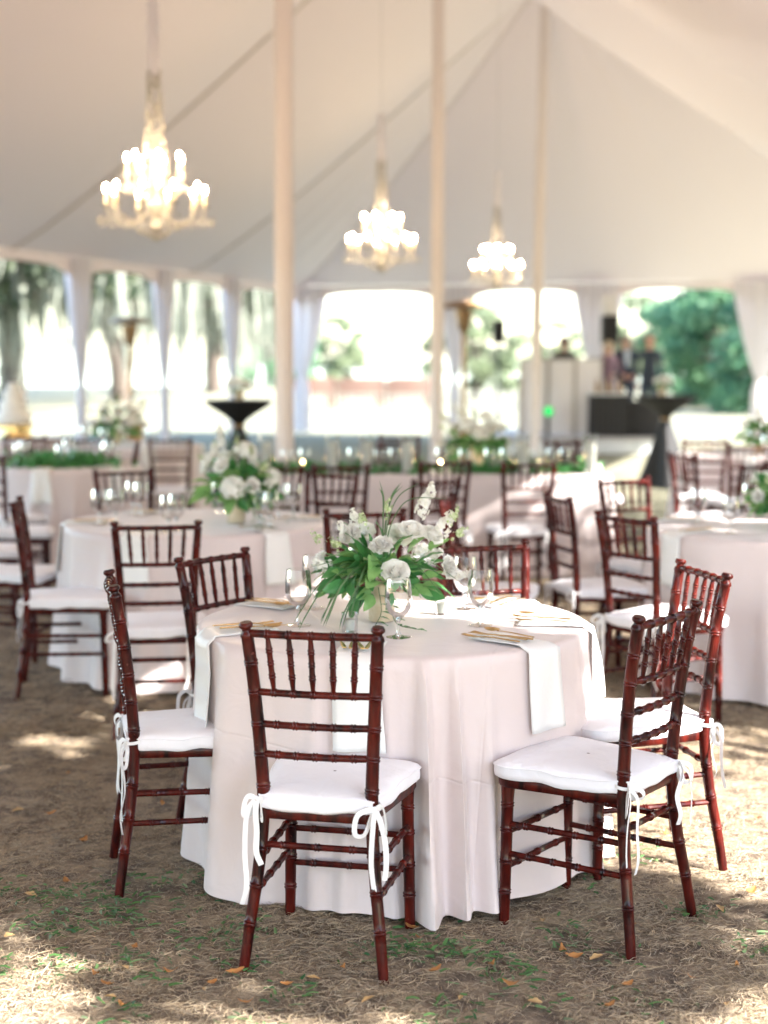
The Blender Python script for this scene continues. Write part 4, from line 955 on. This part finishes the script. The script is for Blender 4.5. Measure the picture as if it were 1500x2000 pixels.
# ------------------------------------------------------------------ patio heaters
def heater(px, Y, label, h):
    t = tag(empty('patio_heater', G(px, Y)), label, 'heater', 'mushroom patio heaters')
    MB().lathe([(0.02, 0.0), (0.23, 0.0), (0.23, 0.05), (0.20, 0.06), (0.19, 0.62), (0.16, 0.66), (0.04, 0.68)], 28).build('tank_housing', M['copper'], t)
    MB().sweep([(0, 0, 0.66), (0, 0, h - 0.42)], 0.035, n=12).build('post', M['copper'], t)
    MB().lathe([(0.04, h - 0.43), (0.07, h - 0.41), (0.12, h - 0.16), (0.12, h - 0.12), (0.03, h - 0.10)], 24).build('burner', M['copper'], t)
    MB().lathe([(0.32, h - 0.09), (0.325, h - 0.085), (0.26, h - 0.03), (0.12, h), (0.01, h + 0.01)], 32).build('reflector', M['copper'], t)
heater(905, 21.5, 'bronze mushroom patio heater standing left of the slim sleeved pole', 2.42)
heater(258, 23.5, 'slim patio heater at the lawn edge between two draped legs', 2.25)

# ------------------------------------------------------------------ stage, DJ booth, speakers
SX0, SX1, SY0, SY1 = G(985, 25.8).x, G(1335, 25.8).x, 26.3, 29.6
st = tag(empty('low_stage', ((SX0 + SX1) / 2, SY0, 0)), 'low pale stage platform under the DJ booth and guests', 'stage'); sw = (SX1 - SX0) / 2
for k in range(4):
    x0 = -sw + k * sw / 2; MB().box(x0 + 0.004, x0 + sw / 2 - 0.004, 0.0, SY1 - SY0, 0.22, 0.28, 0.005).build('deck_panel', M['deck'], st)
    MB().box(x0 + 0.006, x0 + sw / 2 - 0.006, 0.02, 0.045, 0.0, 0.218, 0.004).build('fascia_panel', M['fascia'], st)
def at_stage(px, Y, z=0.28): q = G(px, Y, z); return (q.x, q.y, z)
dj = tag(empty('dj_booth', at_stage(1095, 27.0)), 'white panelled DJ booth with framed scrim front on the stage', 'booth')
for x0, x1 in ((-0.72, -0.24), (-0.235, 0.235), (0.24, 0.72)):
    p = MB().box(x0, x1, -0.03, 0.0, 0.03, 1.32, 0.004).build('scrim_panel', M['scrim'], dj)
    f = MB()
    for (a, b_, c_, d_) in ((x0, x0 + 0.03, 0.0, 1.36), (x1 - 0.03, x1, 0.0, 1.36)): f.box(a, b_, -0.045, 0.01, c_, d_, 0.003)
    f.box(x0 + 0.032, x1 - 0.032, -0.045, 0.01, 1.33, 1.36, 0.003); f.build('panel_frame', M['steel'], p)
MB().box(-0.74, 0.74, 0.02, 0.62, 0.98, 1.02, 0.004).build('worktop', M['blackp'], dj)
for x in (-0.7, 0.7): MB().box(x - 0.02, x + 0.02, 0.3, 0.34, 0.0, 0.978).build('leg', M['steel'], dj)
led = tag(empty('stage_light', at_stage(1070, 26.62)), 'glowing green stage light in front of the DJ booth', 'light')
MB().lathe([(0.07, 0.0), (0.07, 0.02), (0.02, 0.03), (0.02, 0.34)], 16).build('stand', M['blackp'], led)
ls = MB().sweep([(0, 0.10, 0.44), (0, -0.04, 0.44), (0, -0.05, 0.44)], [0.06, 0.08, 0.085], n=20).build('can', M['blackp'], led)
MB().sweep([(0, -0.052, 0.44), (0, -0.075, 0.44)], [0.075, 0.04], n=20).build('lens', M['green_led'], ls)
def speaker(px, Y, z, label, w=0.30, h=0.52, base=0.28, lamp=False):
    t = tag(empty('loudspeaker', at_stage(px, Y, base)), label, 'speaker', 'loudspeakers on stands'); z -= base
    MB().sweep([(0, 0, 0.35), (0, 0, z)], 0.018, n=10).build('stand_pole', M['blackp'], t)
    for k in range(3):
        a = k * 2.094 + 0.4; MB().sweep([(0, 0, 0.7), (0.42 * math.cos(a), 0.42 * math.sin(a), 0.012)], 0.012, n=8).build('leg', M['blackp'], t)
    cb = MB().box(-w / 2, w / 2, -0.16, 0.16, z, z + h, 0.02).build('cabinet', M['blackp'], t)
    MB().box(-w / 2 + 0.02, w / 2 - 0.02, -0.172, -0.163, z + 0.02, z + h - 0.02, 0.004).build('grille', M['black'], cb)
    if lamp: MB().box(-0.13, 0.13, -0.12, 0.12, z + h + 0.01, z + h + 0.36, 0.02).build('lamp_head', M['white'], t)
speaker(1188, 28.0, 1.88, 'black loudspeaker on a stand beside the guests on the stage', lamp=True)
speaker(972, 27.4, 1.90, 'slim dark loudspeaker on a stand left of the slim sleeved pole', 0.20, 0.40, 0.0)
sb = tag(empty('draped_bar_table', at_stage(1186, 26.75)), 'black draped table on the stage in front of the suited guests', 'table')
MB().box(-0.33, 0.33, -0.26, 0.26, 0.72, 0.75, 0.004).build('tabletop', M['fascia'], sb)
A = np.zeros((8, 96, 3))
for i in range(8):
    t_ = i / 7
    for k in range(96):
        f = k / 96 * 4; e = int(f); g = f - e; cx_, cy_ = [(-1 + 2 * g, -1), (1, -1 + 2 * g), (1 - 2 * g, 1), (-1, 1 - 2 * g)][e]
        w_ = 1 + 0.03 * math.sin(k * 1.7) * t_; A[i, k] = (cx_ * 0.31 * w_, cy_ * 0.25 * w_, 0.72 - 0.715 * t_)
MB().grid(A, cv=True).build('skirt', M['black'], sb)
sub = tag(empty('subwoofer', at_stage(1252, 26.9)), 'black subwoofer cabinet on the stage before the suited guests', 'speaker')
cb = MB().box(-0.30, 0.30, -0.28, 0.28, 0.0, 0.62, 0.02).build('cabinet', M['blackp'], sub); MB().box(-0.27, 0.27, -0.292, -0.283, 0.04, 0.58, 0.004).build('grille', M['black'], cb)
for i in range(5):
    q = at_stage(1166 + i * 11, 26.72 + 0.08 * (i % 2), 1.0305); b = MB(); b.lathe([(0.002, 0.0), (0.035, 0.0), (0.037, 0.01), (0.037, 0.15), (0.014, 0.20), (0.013, 0.26), (0.002, 0.262)], 14)
    o = b.build('bottle', M['crystal'] if i % 2 else M['copper']); o.location = q; tag(o, 'bottle standing on the black draped stage table', 'bottle', 'bottles on the stage table')
# globe lamp by the booth
gl_ = tag(empty('globe_lamp', at_stage(1072, 28.6)), 'pale globe lamp glowing behind the DJ booth', 'lamp')
MB().lathe([(0.12, 0), (0.12, 0.02), (0.015, 0.03), (0.015, 1.6)], 16).build('stand', M['steel'], gl_)

# ------------------------------------------------------------------ people
def person(name_label, loc, rz, h, mats, female=False, arms='clasp', hair='hairg', cat_group='guests on the stage'):
    """one skinned body, head with face, hands with fingers; clothes by region"""
    k = h / 1.75; V = []; E = []; R = []
    def v(x, y, z, r, link_to=None):
        V.append((x * k, y * k, z * k)); R.append(r * k if not isinstance(r, tuple) else (r[0] * k, r[1] * k))
        if link_to is not None: E.append((link_to, len(V) - 1))
        return len(V) - 1
    pel = v(0, 0, 0.95, (0.155, 0.11)); wai = v(0, 0, 1.10, (0.135 if female else 0.15, 0.10), pel); che = v(0, 0.0, 1.30, (0.155, 0.115), wai); upc = v(0, 0.0, 1.42, (0.13, 0.09), che)
    nek = v(0, -0.005, 1.50, 0.055, upc); hd0 = v(0, -0.015, 1.56, 0.065, nek); hd1 = v(0, -0.02, 1.64, 0.088, hd0); v(0, -0.01, 1.705, 0.07, hd1)
    hands = []
    for s in (-1, 1):
        hip = v(s * 0.095, 0, 0.88, 0.095, pel); kn = v(s * 0.10, -0.01, 0.50, 0.062, hip); an = v(s * 0.105, 0.02, 0.09, 0.042, kn); v(s * 0.115, -0.10, 0.035, 0.038, an)
        sh = v(s * 0.185, 0.005, 1.42, 0.062, upc)
        if arms == 'clasp': el = v(s * 0.235, 0.03, 1.15, 0.046, sh); wr = v(s * 0.09, -0.19, 1.03, 0.030, el)
        elif arms == 'back': el = v(s * 0.25, 0.06, 1.15, 0.046, sh); wr = v(s * 0.24, 0.0, 0.92, 0.030, el)
        else: el = v(s * 0.24, -0.02, 1.16, 0.044, sh); wr = v(s * 0.16, -0.26, 1.12, 0.028, el)
        hands.append((V[wr], V[el], s))
    me = bpy.data.meshes.new('skel'); me.from_pydata(V, E, []); tmp = bpy.data.objects.new('skel', me); COL.objects.link(tmp)
    sk = tmp.modifiers.new('skin', 'SKIN'); sk.use_smooth_shade = True
    for i, r in enumerate(R): me.skin_vertices[0].data[i].radius = r if isinstance(r, tuple) else (r, r)
    me.skin_vertices[0].data[0].use_root = True
    ss = tmp.modifiers.new('sub', 'SUBSURF'); ss.levels = 2; ss.render_levels = 2
    dg = bpy.context.evaluated_depsgraph_get(); dg.update(); bm_ = bpy.data.meshes.new_from_object(tmp.evaluated_get(dg))
    b = MB(); b.add([x.co for x in bm_.vertices], [list(p.vertices) for p in bm_.polygons])
    bpy.data.objects.remove(tmp); bpy.data.meshes.remove(me)
    skin, top, low, shoe_ = 0, 1, 2, 3
    b.m = []
    for f in b.f:
        c = np.mean([b.v[i] for i in f], axis=0) / k
        b.m.append(skin if c[2] > 1.485 else (top if c[2] > (0.88 if not female else 0.55) else (low if c[2] > 0.10 else shoe_)))
    b.ball((0, -0.112 * k, 1.615 * k), 0.014 * k, 0.020 * k, 0.024 * k, 8, 6)                       # nose
    for s in (-1, 1):
        b.ball((s * 0.088 * k, -0.012 * k, 1.62 * k), 0.012 * k, 0.022 * k, 0.032 * k, 8, 6)       # ears
        b.ball((s * 0.034 * k, -0.098 * k, 1.638 * k), 0.012 * k, 0.008 * k, 0.007 * k, 8, 6, mi=3)  # eyes
    b.ball((0, -0.096 * k, 1.572 * k), 0.026 * k, 0.010 * k, 0.006 * k, 8, 6, mi=4)                 # mouth
    for wr, el, s in hands:
        d = np.array(wr) - np.array(el); d /= np.linalg.norm(d); wr = np.array(wr); sd = np.cross(d, (0, 0, 1)); sd /= np.linalg.norm(sd)
        b.ball(wr + d * 0.05 * k, 0.036 * k, 0.036 * k, 0.034 * k, 10, 7)
        for i, ln in enumerate((0.07, 0.08, 0.075, 0.06)):
            o = wr + d * 0.07 * k + sd * (i - 1.5) * 0.018 * k; b.sweep([o, o + d * ln * 0.55 * k, o + d * ln * 0.9 * k + np.array((0, 0, -0.02 * k))], [0.009 * k, 0.0085 * k, 0.006 * k], n=6)
        o = wr + d * 0.03 * k - sd * 0.03 * k * s; b.sweep([o, o + (d - sd * s * 0.6) * 0.03 * k, o + (d - sd * s * 0.2) * 0.06 * k], [0.010 * k, 0.009 * k, 0.007 * k], n=6)
    ms = [M['skin'], M[mats[0]], M[mats[1]], M['shoe'], M['mauve']]
    t = tag(empty('person', loc, rz), name_label, 'person', cat_group); b.build('body', ms, t, sharp=0)
    hb = MB(); hb.ball((0, 0.012 * k, 1.675 * k), 0.098 * k, 0.108 * k, 0.085 * k, 14, 9)
    if female: hb.ball((0, 0.06 * k, 1.56 * k), 0.10 * k, 0.055 * k, 0.14 * k, 12, 8)
    hb.build('hair', M[hair], t)
    if len(mats) > 2 and mats[2]:
        sb_ = MB(); sb_.add([(-0.055 * k, -0.118 * k, 1.47 * k), (0.055 * k, -0.118 * k, 1.47 * k), (0.02 * k, -0.150 * k, 1.18 * k), (-0.02 * k, -0.150 * k, 1.18 * k), (-0.05 * k, -0.05 * k, 1.47 * k), (0.05 * k, -0.05 * k, 1.47 * k), (0.02 * k, -0.08 * k, 1.18 * k), (-0.02 * k, -0.08 * k, 1.18 * k)], [(0, 1, 2, 3), (4, 7, 6, 5), (0, 3, 7, 4), (1, 5, 6, 2), (0, 4, 5, 1), (3, 2, 6, 7)]); sb_.build('shirt_front', M[mats[2]], t)
    if female:
        n = 30; th = np.linspace(0, 2 * PI, n, endpoint=False); A = np.zeros((8, n, 3))
        for i in range(8):
            f = i / 7; r = (0.16 + 0.13 * f) * (1 + 0.05 * np.sin(8 * th) * f); A[i, :, 0] = r * np.cos(th) * k; A[i, :, 1] = r * 0.8 * np.sin(th) * k; A[i, :, 2] = (1.0 - 0.55 * f) * k
        MB().grid(A, cv=True).build('skirt', M[mats[0]], t)
    return t
person('guest in navy suit and pale blue shirt standing with hands clasped', at_stage(1219, 28.2), 0.1, 1.78, ('navy', 'navy', 'shirt'))
person('guest in slate suit facing away towards the green trees', at_stage(1266, 28.4), 2.6, 1.77, ('greysuit', 'greysuit'), arms='back', hair='skin')
person('guest in mauve dress standing beside the loudspeaker', at_stage(1187, 27.7), 0.5, 1.66, ('mauve', 'mauve'), True, 'reach', 'hairb')
person('person in black working behind the DJ booth', at_stage(1100, 27.9), 0.2, 1.74, ('blackp', 'blackp'), False, 'reach', 'hairk')
MB().ball((0, 0, 1.75), 0.17, n=20, m=14).build('globe', emit_mat('globe_glow', (1.0, 0.90, 0.65), 0.5), gl_)

# ------------------------------------------------------------------ trees
def branch_tree(b, base, h, r, spread, rg, lobes):
    p = [np.array(base, float)]
    for i in range(1, 6): p.append(p[0] + np.array([rg.normal() * 0.06 * h * i / 5, rg.normal() * 0.06 * h * i / 5, h * 0.55 * i / 5]))
    b.sweep(catmull(p, 4), np.linspace(r, r * 0.6, len(catmull(p, 4))), n=10)
    for c in lobes:
        m = (p[3] + np.array(c)) / 2 + np.array([0, 0, -0.04 * h]); q = catmull([p[3] * 0.5 + p[4] * 0.5, m, c], 5); b.sweep(q, np.linspace(r * 0.5, r * 0.08, len(q)), n=7)
def make_tree(seed, h, crown_r, trunk_r, mt, nleaf, lsize, low=0.45, moss=0, name='oak_tree', nl=26):
    rg = np.random.default_rng(seed); t = empty(name)
    lobes = []
    for i in range(nl):
        a = rg.random() * 2 * PI; rr = crown_r * math.sqrt(rg.random()) * 0.9; z = h * (low + (0.95 - low) * rg.random() * (1 - 0.5 * (rr / crown_r) ** 2))
        lobes.append(np.array([rr * math.cos(a), rr * math.sin(a), z]))
    b = MB(); branch_tree(b, (0, 0, -0.1), h, trunk_r, crown_r, rg, lobes); b.build('trunk', M['bark'], t)
    L = np.array(lobes); sz = rg.uniform(0.16, 0.34, nl) * crown_r
    def fn(r2, n):
        i = r2.integers(0, nl, n); d = r2.normal(size=(n, 3)); d /= np.linalg.norm(d, axis=1)[:, None]
        return L[i] + d * (sz[i] * r2.random(n) ** 0.45)[:, None] * np.array([1, 1, 0.7])
    leaf_mass('crown', nleaf, fn, mt, lsize, seed + 1, t)
    if moss:
        V = []; Q = []
        for k in range(moss):
            i = rg.integers(0, nl); p = L[i] + rg.normal(size=3) * sz[i] * np.array([0.6, 0.6, 0.4]); ln = rg.uniform(0.8, 3.0) * h / 10; w = rg.uniform(0.03, 0.10) * h / 10; a = rg.random() * 3.14
            e = np.array([math.cos(a), math.sin(a), 0]) * w; o = len(V); x = p.copy()
            for j in range(5):
                f = j / 4; ww = e * (1 - 0.8 * f); V += [x - ww, x + ww]; x = x + np.array([rg.normal() * 0.05, rg.normal() * 0.05, -ln / 4])
            for j in range(4): Q.append((o + 2 * j, o + 2 * j + 1, o + 2 * j + 3, o + 2 * j + 2))
        link('hanging_moss', mesh_np('hanging_moss', np.array(V), np.array(Q), M['moss']), t)
    return t
OAK = make_tree(11, 12, 6.5, 0.45, 'oakleaf', 12000, 0.28, 0.34, 1300)
OAK2 = make_tree(12, 11, 6.0, 0.40, 'oakleaf', 10000, 0.28, 0.37, 1100)
BUSH = make_tree(13, 9, 4.6, 0.22, 'bushleaf', 11000, 0.24, 0.06, 0, 'leafy_tree', 34)
PALE = make_tree(14, 9, 4.2, 0.22, 'paleleaf', 8000, 0.24, 0.12, 0, 'pale_tree', 30)
first = {}
def tree_at(src, px, Y, sc, rz, label, group, x=None):
    if src.name not in first: first[src.name] = 1; c = src
    else: c = copy_tree(src)
    q = G(px, Y); c.location = (q.x if x is None else x, q.y, -0.05); c.scale = (sc,) * 3; c.rotation_euler = (0, 0, rz); tag(c, label, 'tree', group); return c
gO, gG = 'moss hung oaks beyond the left side', 'trees beyond the stage'
tree_at(OAK, 20, 48, 1.0, 0.4, 'broad oak hung with grey moss at the far left opening', gO)
tree_at(OAK2, 235, 58, 1.0, 1.9, 'dark oak with moss strands behind the slim patio heater', gO)
tree_at(OAK, 420, 74, 0.95, 3.0, 'hazy oak with hanging moss between two draped legs', gO)
tree_at(PALE, 655, 92, 0.5, 1.0, 'small pale tree by the water beside the first sleeved pole', gO)
tree_at(BUSH, 500, 88, 0.75, 2.0, 'green tree showing behind the first sleeved pole', gO)
tree_at(PALE, 925, 62, 0.5, 2.2, 'pale loose tree behind the bronze patio heater', gG)
tree_at(PALE, 1090, 78, 0.42, 4.0, 'pale tree behind the DJ booth', gG)
tree_at(PALE, 1235, 66, 0.52, 0.5, 'pale green tree behind the suited guests', gG)
tree_at(BUSH, 1335, 58, 0.46, 1.1, 'bright green leafy tree right of the suited guests', gG)
tree_at(BUSH, 1440, 50, 0.60, 3.6, 'dense green tree beside the white tied drape', gG)
tree_at(BUSH, 1580, 46, 0.62, 5.0, 'dense green tree at the far right edge of the lawn', gG)

# unseen oaks on the right: leaf clumps shaped to place shade in the tent
def unseen_shade_oak(seed, loc, label, near):
    rg = np.random.default_rng(seed)
    S = np.array(SUN); e1 = np.array((-math.sin(SUN_AZ), math.cos(SUN_AZ), 0)); e2 = np.cross(S, e1); e2 = e2 if e2[2] > 0 else -e2
    t = tag(empty('oak_tree', loc), label, 'tree'); base = np.array(t.location)
    C = []                                              # shade-placing leaf clumps: (a, b, c, radius, leaves) in axes square to the sun
    def clump(a, b, r, n, out=0.0):
        if math.hypot(a - 4.03, b - 1.96) < 0.12: return
        wall = 2.85 + 0.296 * (0.883 * a - 1.7 - 4.9)
        c = (wall + 2.2 + out + rg.uniform(0, 2.5) - 0.469 * a + 0.468 * b) / 0.749
        C.append((a, b, max(c, (1.8 + rg.uniform(0, 2.0) - 0.848 * b) / 0.53), r, n))
    if near:
        for a in np.arange(3.52, 4.42, 0.16):
            for b in np.arange(0.78, 2.45, 0.20): clump(a + rg.normal() * 0.03, b, 0.16, 230)
        for k in range(22): clump(rg.uniform(3.5, 4.6), rg.uniform(-0.3, 0.7), rg.uniform(0.05, 0.13), 26)
        for k in range(34): clump(rg.uniform(4.5, 6.3), rg.uniform(1.98, 2.5), rg.uniform(0.05, 0.10), 40)
        for k in range(46): clump(rg.uniform(2.2, 3.4), rg.uniform(0.0, 2.2), rg.uniform(0.06, 0.16), 34)
        for k in range(190):
            a, b = rg.uniform(6.3, 15.0), rg.uniform(-0.6, 2.7)
            if not 8.4 < a < 8.9: clump(a, b, rg.uniform(0.14, 0.42), 130)
        for k in range(260): clump(rg.uniform(-1.0, 14.5), rg.uniform(2.8, 8.5), rg.uniform(0.4, 0.8), 170, rg.uniform(0, 5))
        for k in range(240): clump(rg.uniform(-1.0, 15.0), rg.uniform(-6.0, -0.5), rg.uniform(0.35, 0.7), 150, 2.0)
    else:
        for k in range(200): clump(rg.uniform(15.0, 30.0), rg.uniform(-0.6, 3.0), rg.uniform(0.3, 0.7), 120)
        for k in range(120): clump(rg.uniform(15.0, 30.0), rg.uniform(-5.0, -0.5), rg.uniform(0.5, 0.8), 120)
    V = []; ends = []
    for a, b, c, r, n in C:
        p = a * e1 + b * e2 + c * S; ends.append(p)
        V.append(p + rg.normal(size=(n, 3)) * r * 0.62)
    pts = np.concatenate(V) - base
    leaf_mass('crown', len(pts), lambda r2, n: pts, 'oakleaf', 0.085, 92, t)
    b = MB(); b.sweep(catmull([(0, 0, -0.1), (0.1, -0.1, 1.2), (-0.1, 0.1, 2.6), (-0.3, 0.2, 4.2), (-0.4, 0.1, 6.5)], 6), np.linspace(0.42, 0.16, 25), n=12)
    E_ = np.array(ends) - base
    for k in range(8):                                  # main limbs, each to the middle of a stretch of clumps
        sel = E_[np.argsort(np.abs(E_[:, 1] - ((-3.5 if near else -6.0) + k * 1.6)))[:24]]; m = sel.mean(axis=0)
        q = catmull([(-0.15, 0.1, 3.0 + 0.12 * k), m * 0.5 + np.array((-0.1, 0, 2.6)), m], 7); b.sweep(q, np.linspace(0.16, 0.03, len(q)), n=8)
    b.build('trunk', M['bark'], t)
unseen_shade_oak(91, (9.4, 4.6, -0.05), 'unseen live oak outside the open side, its leaf clumps shaped to shade the tables', True)
unseen_shade_oak(95, (15.5, 19.0, -0.05), 'second unseen oak, added outside the open side to shade the stage end of the tent', False)  # added out of view to keep sun off the stage-end floor
for k, (x_, y_, sc_) in enumerate(((24, -6, 1.0), (27, 2, 1.15), (25, 10, 1.05), (31, 17, 1.2), (20, -14, 1.0))):  # trees added out of view to cut low sky light on the near cloth
    tree_at(BUSH, 0, y_, sc_, 1.3 * k, 'unseen leafy tree added beyond the open side to block low sky light', 'unseen trees added beyond the open side to block light', x=x_)
# benches on the shore lawn
BEN = empty('garden_bench')
for k in range(3): MB().box(-0.75, 0.75, -0.18 + k * 0.13, -0.07 + k * 0.13, 0.43, 0.46, 0.006).build('seat_slat', M['benchw'], BEN)
for k in range(4): MB().box(-0.75, 0.75, 0.20 + 0.012 * k, 0.225 + 0.012 * k, 0.52 + k * 0.11, 0.60 + k * 0.11, 0.005).build('back_slat', M['benchw'], BEN)
for x in (-0.68, 0.68):
    for y in (-0.15, 0.19): MB().box(x - 0.03, x + 0.03, y - 0.03, y + 0.03, 0, 0.428 if y < 0 else 0.95, 0.004).build('leg', M['benchw'], BEN)
bi = 0
for row, Y in enumerate((50.0, 53.5, 57.0)):
    for px in (600, 695, 790):
        c = BEN if bi == 0 else copy_tree(BEN); bi += 1
        q = G(px + 8 * row, Y); c.location = (q.x, q.y, -0.012); c.rotation_euler = (0, 0, PI); tag(c, 'brown slatted bench in the rows on the shore lawn', 'bench', 'benches on the shore lawn')

# ------------------------------------------------------------------ ground litter
def strips(n, fx, length, width, seed, mt, name, label, lift=0.012, curl=0.5):
    rg = np.random.default_rng(seed); x, y = fx(rg, n); n = len(x)
    a = rg.random(n) * 2 * PI; L = rg.uniform(0.4, 1.2, n) * length; w = rg.uniform(0.6, 1.3, n) * width; z0 = gz(x, y) - 0.012
    el = np.abs(rg.normal(0, 0.16, n)); bend = rg.normal(0, curl, n); V = np.zeros((n, 6, 3)); px_, py_ = x.copy(), y.copy(); zz = z0 + rg.uniform(0.0, lift, n)
    for j in range(3):
        aa = a + bend * j * 0.7; s = L / 2
        taper = (1, 0.9, 0.25)[j]
        ox, oy = -np.sin(aa) * w * taper / 2, np.cos(aa) * w * taper / 2
        V[:, 2 * j] = np.stack([px_ - ox, py_ - oy, zz], 1); V[:, 2 * j + 1] = np.stack([px_ + ox, py_ + oy, zz + w * 0.3], 1)
        px_ = px_ + np.cos(aa) * s; py_ = py_ + np.sin(aa) * s; zz = zz + np.sin(el) * s * (1.0 if j == 0 else -0.6)
    base = (np.arange(n) * 6)[:, None]; Q = np.concatenate([base + np.array([[0, 1, 3, 2]]), base + np.array([[2, 3, 5, 4]])])
    o = link(name, mesh_np(name, V.reshape(-1, 3), Q, M[mt])); return tag(o, label, 'ground litter', kind='stuff')
def view_region(y0, y1, power=1.0, patch=None):
    def f(rg, n):
        y = y0 + (y1 - y0) * rg.random(n) ** power; x = (rg.random(n) * 2 - 1) * (y * 0.27 + 0.35)
        if patch is not None:
            k = patch(x, y) > rg.random(n); x, y = x[k], y[k]
        return x, y
    return f
def pat(x, y): return np.clip(0.66 + 0.42 * np.sin(x * 3.1 + 1.7 * np.sin(y * 2.3)) * np.sin(y * 2.7 + 1.3 * np.sin(x * 2.9)) + 0.22 * np.sin(x * 11 + y * 7), 0.22, 1)
strips(210000, view_region(3.3, 6.8, 1.2, pat), 0.040, 0.0017, 1, 'straw', 'dry_grass', 'pale dry grass clippings scattered over the ground around the chairs')
strips(60000, view_region(6.6, 12.5, 1.3, pat), 0.06, 0.004, 2, 'straw', 'dry_grass', 'dry grass clippings on the ground under the middle tables')
strips(1500, view_region(3.4, 7.5, 1.0, lambda x, y: (pat(x + 1.3, y * 1.2) < 0.4) * 0.9 + 0.04), 0.10, 0.0018, 4, 'straw', 'dry_grass_stalks', 'long pale dry stalks lying over the clippings', 0.025, 0.25)
def weeds(rg, n):
    cx = np.concatenate([rg.uniform(-1.3, -0.4, 26), rg.uniform(-1.0, 0.6, 24), rg.uniform(0.4, 1.3, 10)]); cyy = np.concatenate([rg.uniform(3.9, 4.7, 26), rg.uniform(3.6, 4.6, 24), rg.uniform(3.7, 5.0, 10)])
    i = rg.integers(0, 60, n); return cx[i] + rg.normal(0, 0.05, n), cyy[i] + rg.normal(0, 0.05, n)
strips(1700, weeds, 0.035, 0.008, 3, 'sprig', 'green_weeds', 'small green weeds growing through the dry grass', 0.02, 0.4)
FL = []
for k in range(3):
    A = np.zeros((8, 5, 3)); L = (0.06, 0.045, 0.05)[k]; w0 = (0.014, 0.012, 0.010)[k]
    for i in range(8):
        t_ = i / 7; w = w0 * math.sin(PI * max(0.02, min(0.98, t_))) ** 0.7 * (1 + 0.2 * math.sin(t_ * 14 + k))
        for j in range(5): q = j / 2 - 1; A[i, j] = (q * w, L * (t_ - 0.5), 0.004 + 0.012 * (t_ - 0.5) ** 2 * 4 * (k != 1) + abs(q) * w * (0.35, 0.5, -0.2)[k] + (0.004 if k == 2 else 0))
    FL.append(MB().grid(A).mesh('fallen_leaf', M['fallen' if k != 1 else 'fallen2'], 0))
rg = np.random.default_rng(77)
spots = [(458, 1903), (245, 1895), (188, 1908), (262, 1852), (215, 1953), (240, 1967), (412, 1922), (400, 1932), (483, 1960), (163, 1645), (115, 1880), (668, 1895), (560, 1925), (612, 1915), (820, 1832), (805, 1812), (900, 1945), (1000, 1915), (1120, 1858), (1165, 1860), (1100, 1848), (1225, 1918), (1405, 1780), (1440, 1885), (1465, 1750), (1060, 1795), (1300, 1640), (1480, 1600), (1045, 1950), (1350, 1905), (133, 1508), (35, 1580), (95, 1585), (210, 1930), (60, 1745), (320, 1575), (850, 1900), (720, 1960), (1240, 1800), (130, 1720), (18, 1835), (335, 1905), (1190, 1960), (1420, 1950), (960, 1880)]
for i, (x, y) in enumerate(spots):
    q = P(x, y, 0.0); o = link('fallen_leaf', FL[i % 3]); s = rg.uniform(0.55, 1.0); o.location = (q.x, q.y, float(gz(q.x, q.y)) + 0.002)
    o.rotation_euler = (rg.uniform(-0.2, 0.2), rg.uniform(-0.25, 0.25), rg.random() * 6.28); o.scale = (s, s, s); tag(o, 'fallen brown leaf lying on the dry grass', 'leaf', 'fallen leaves on the ground')
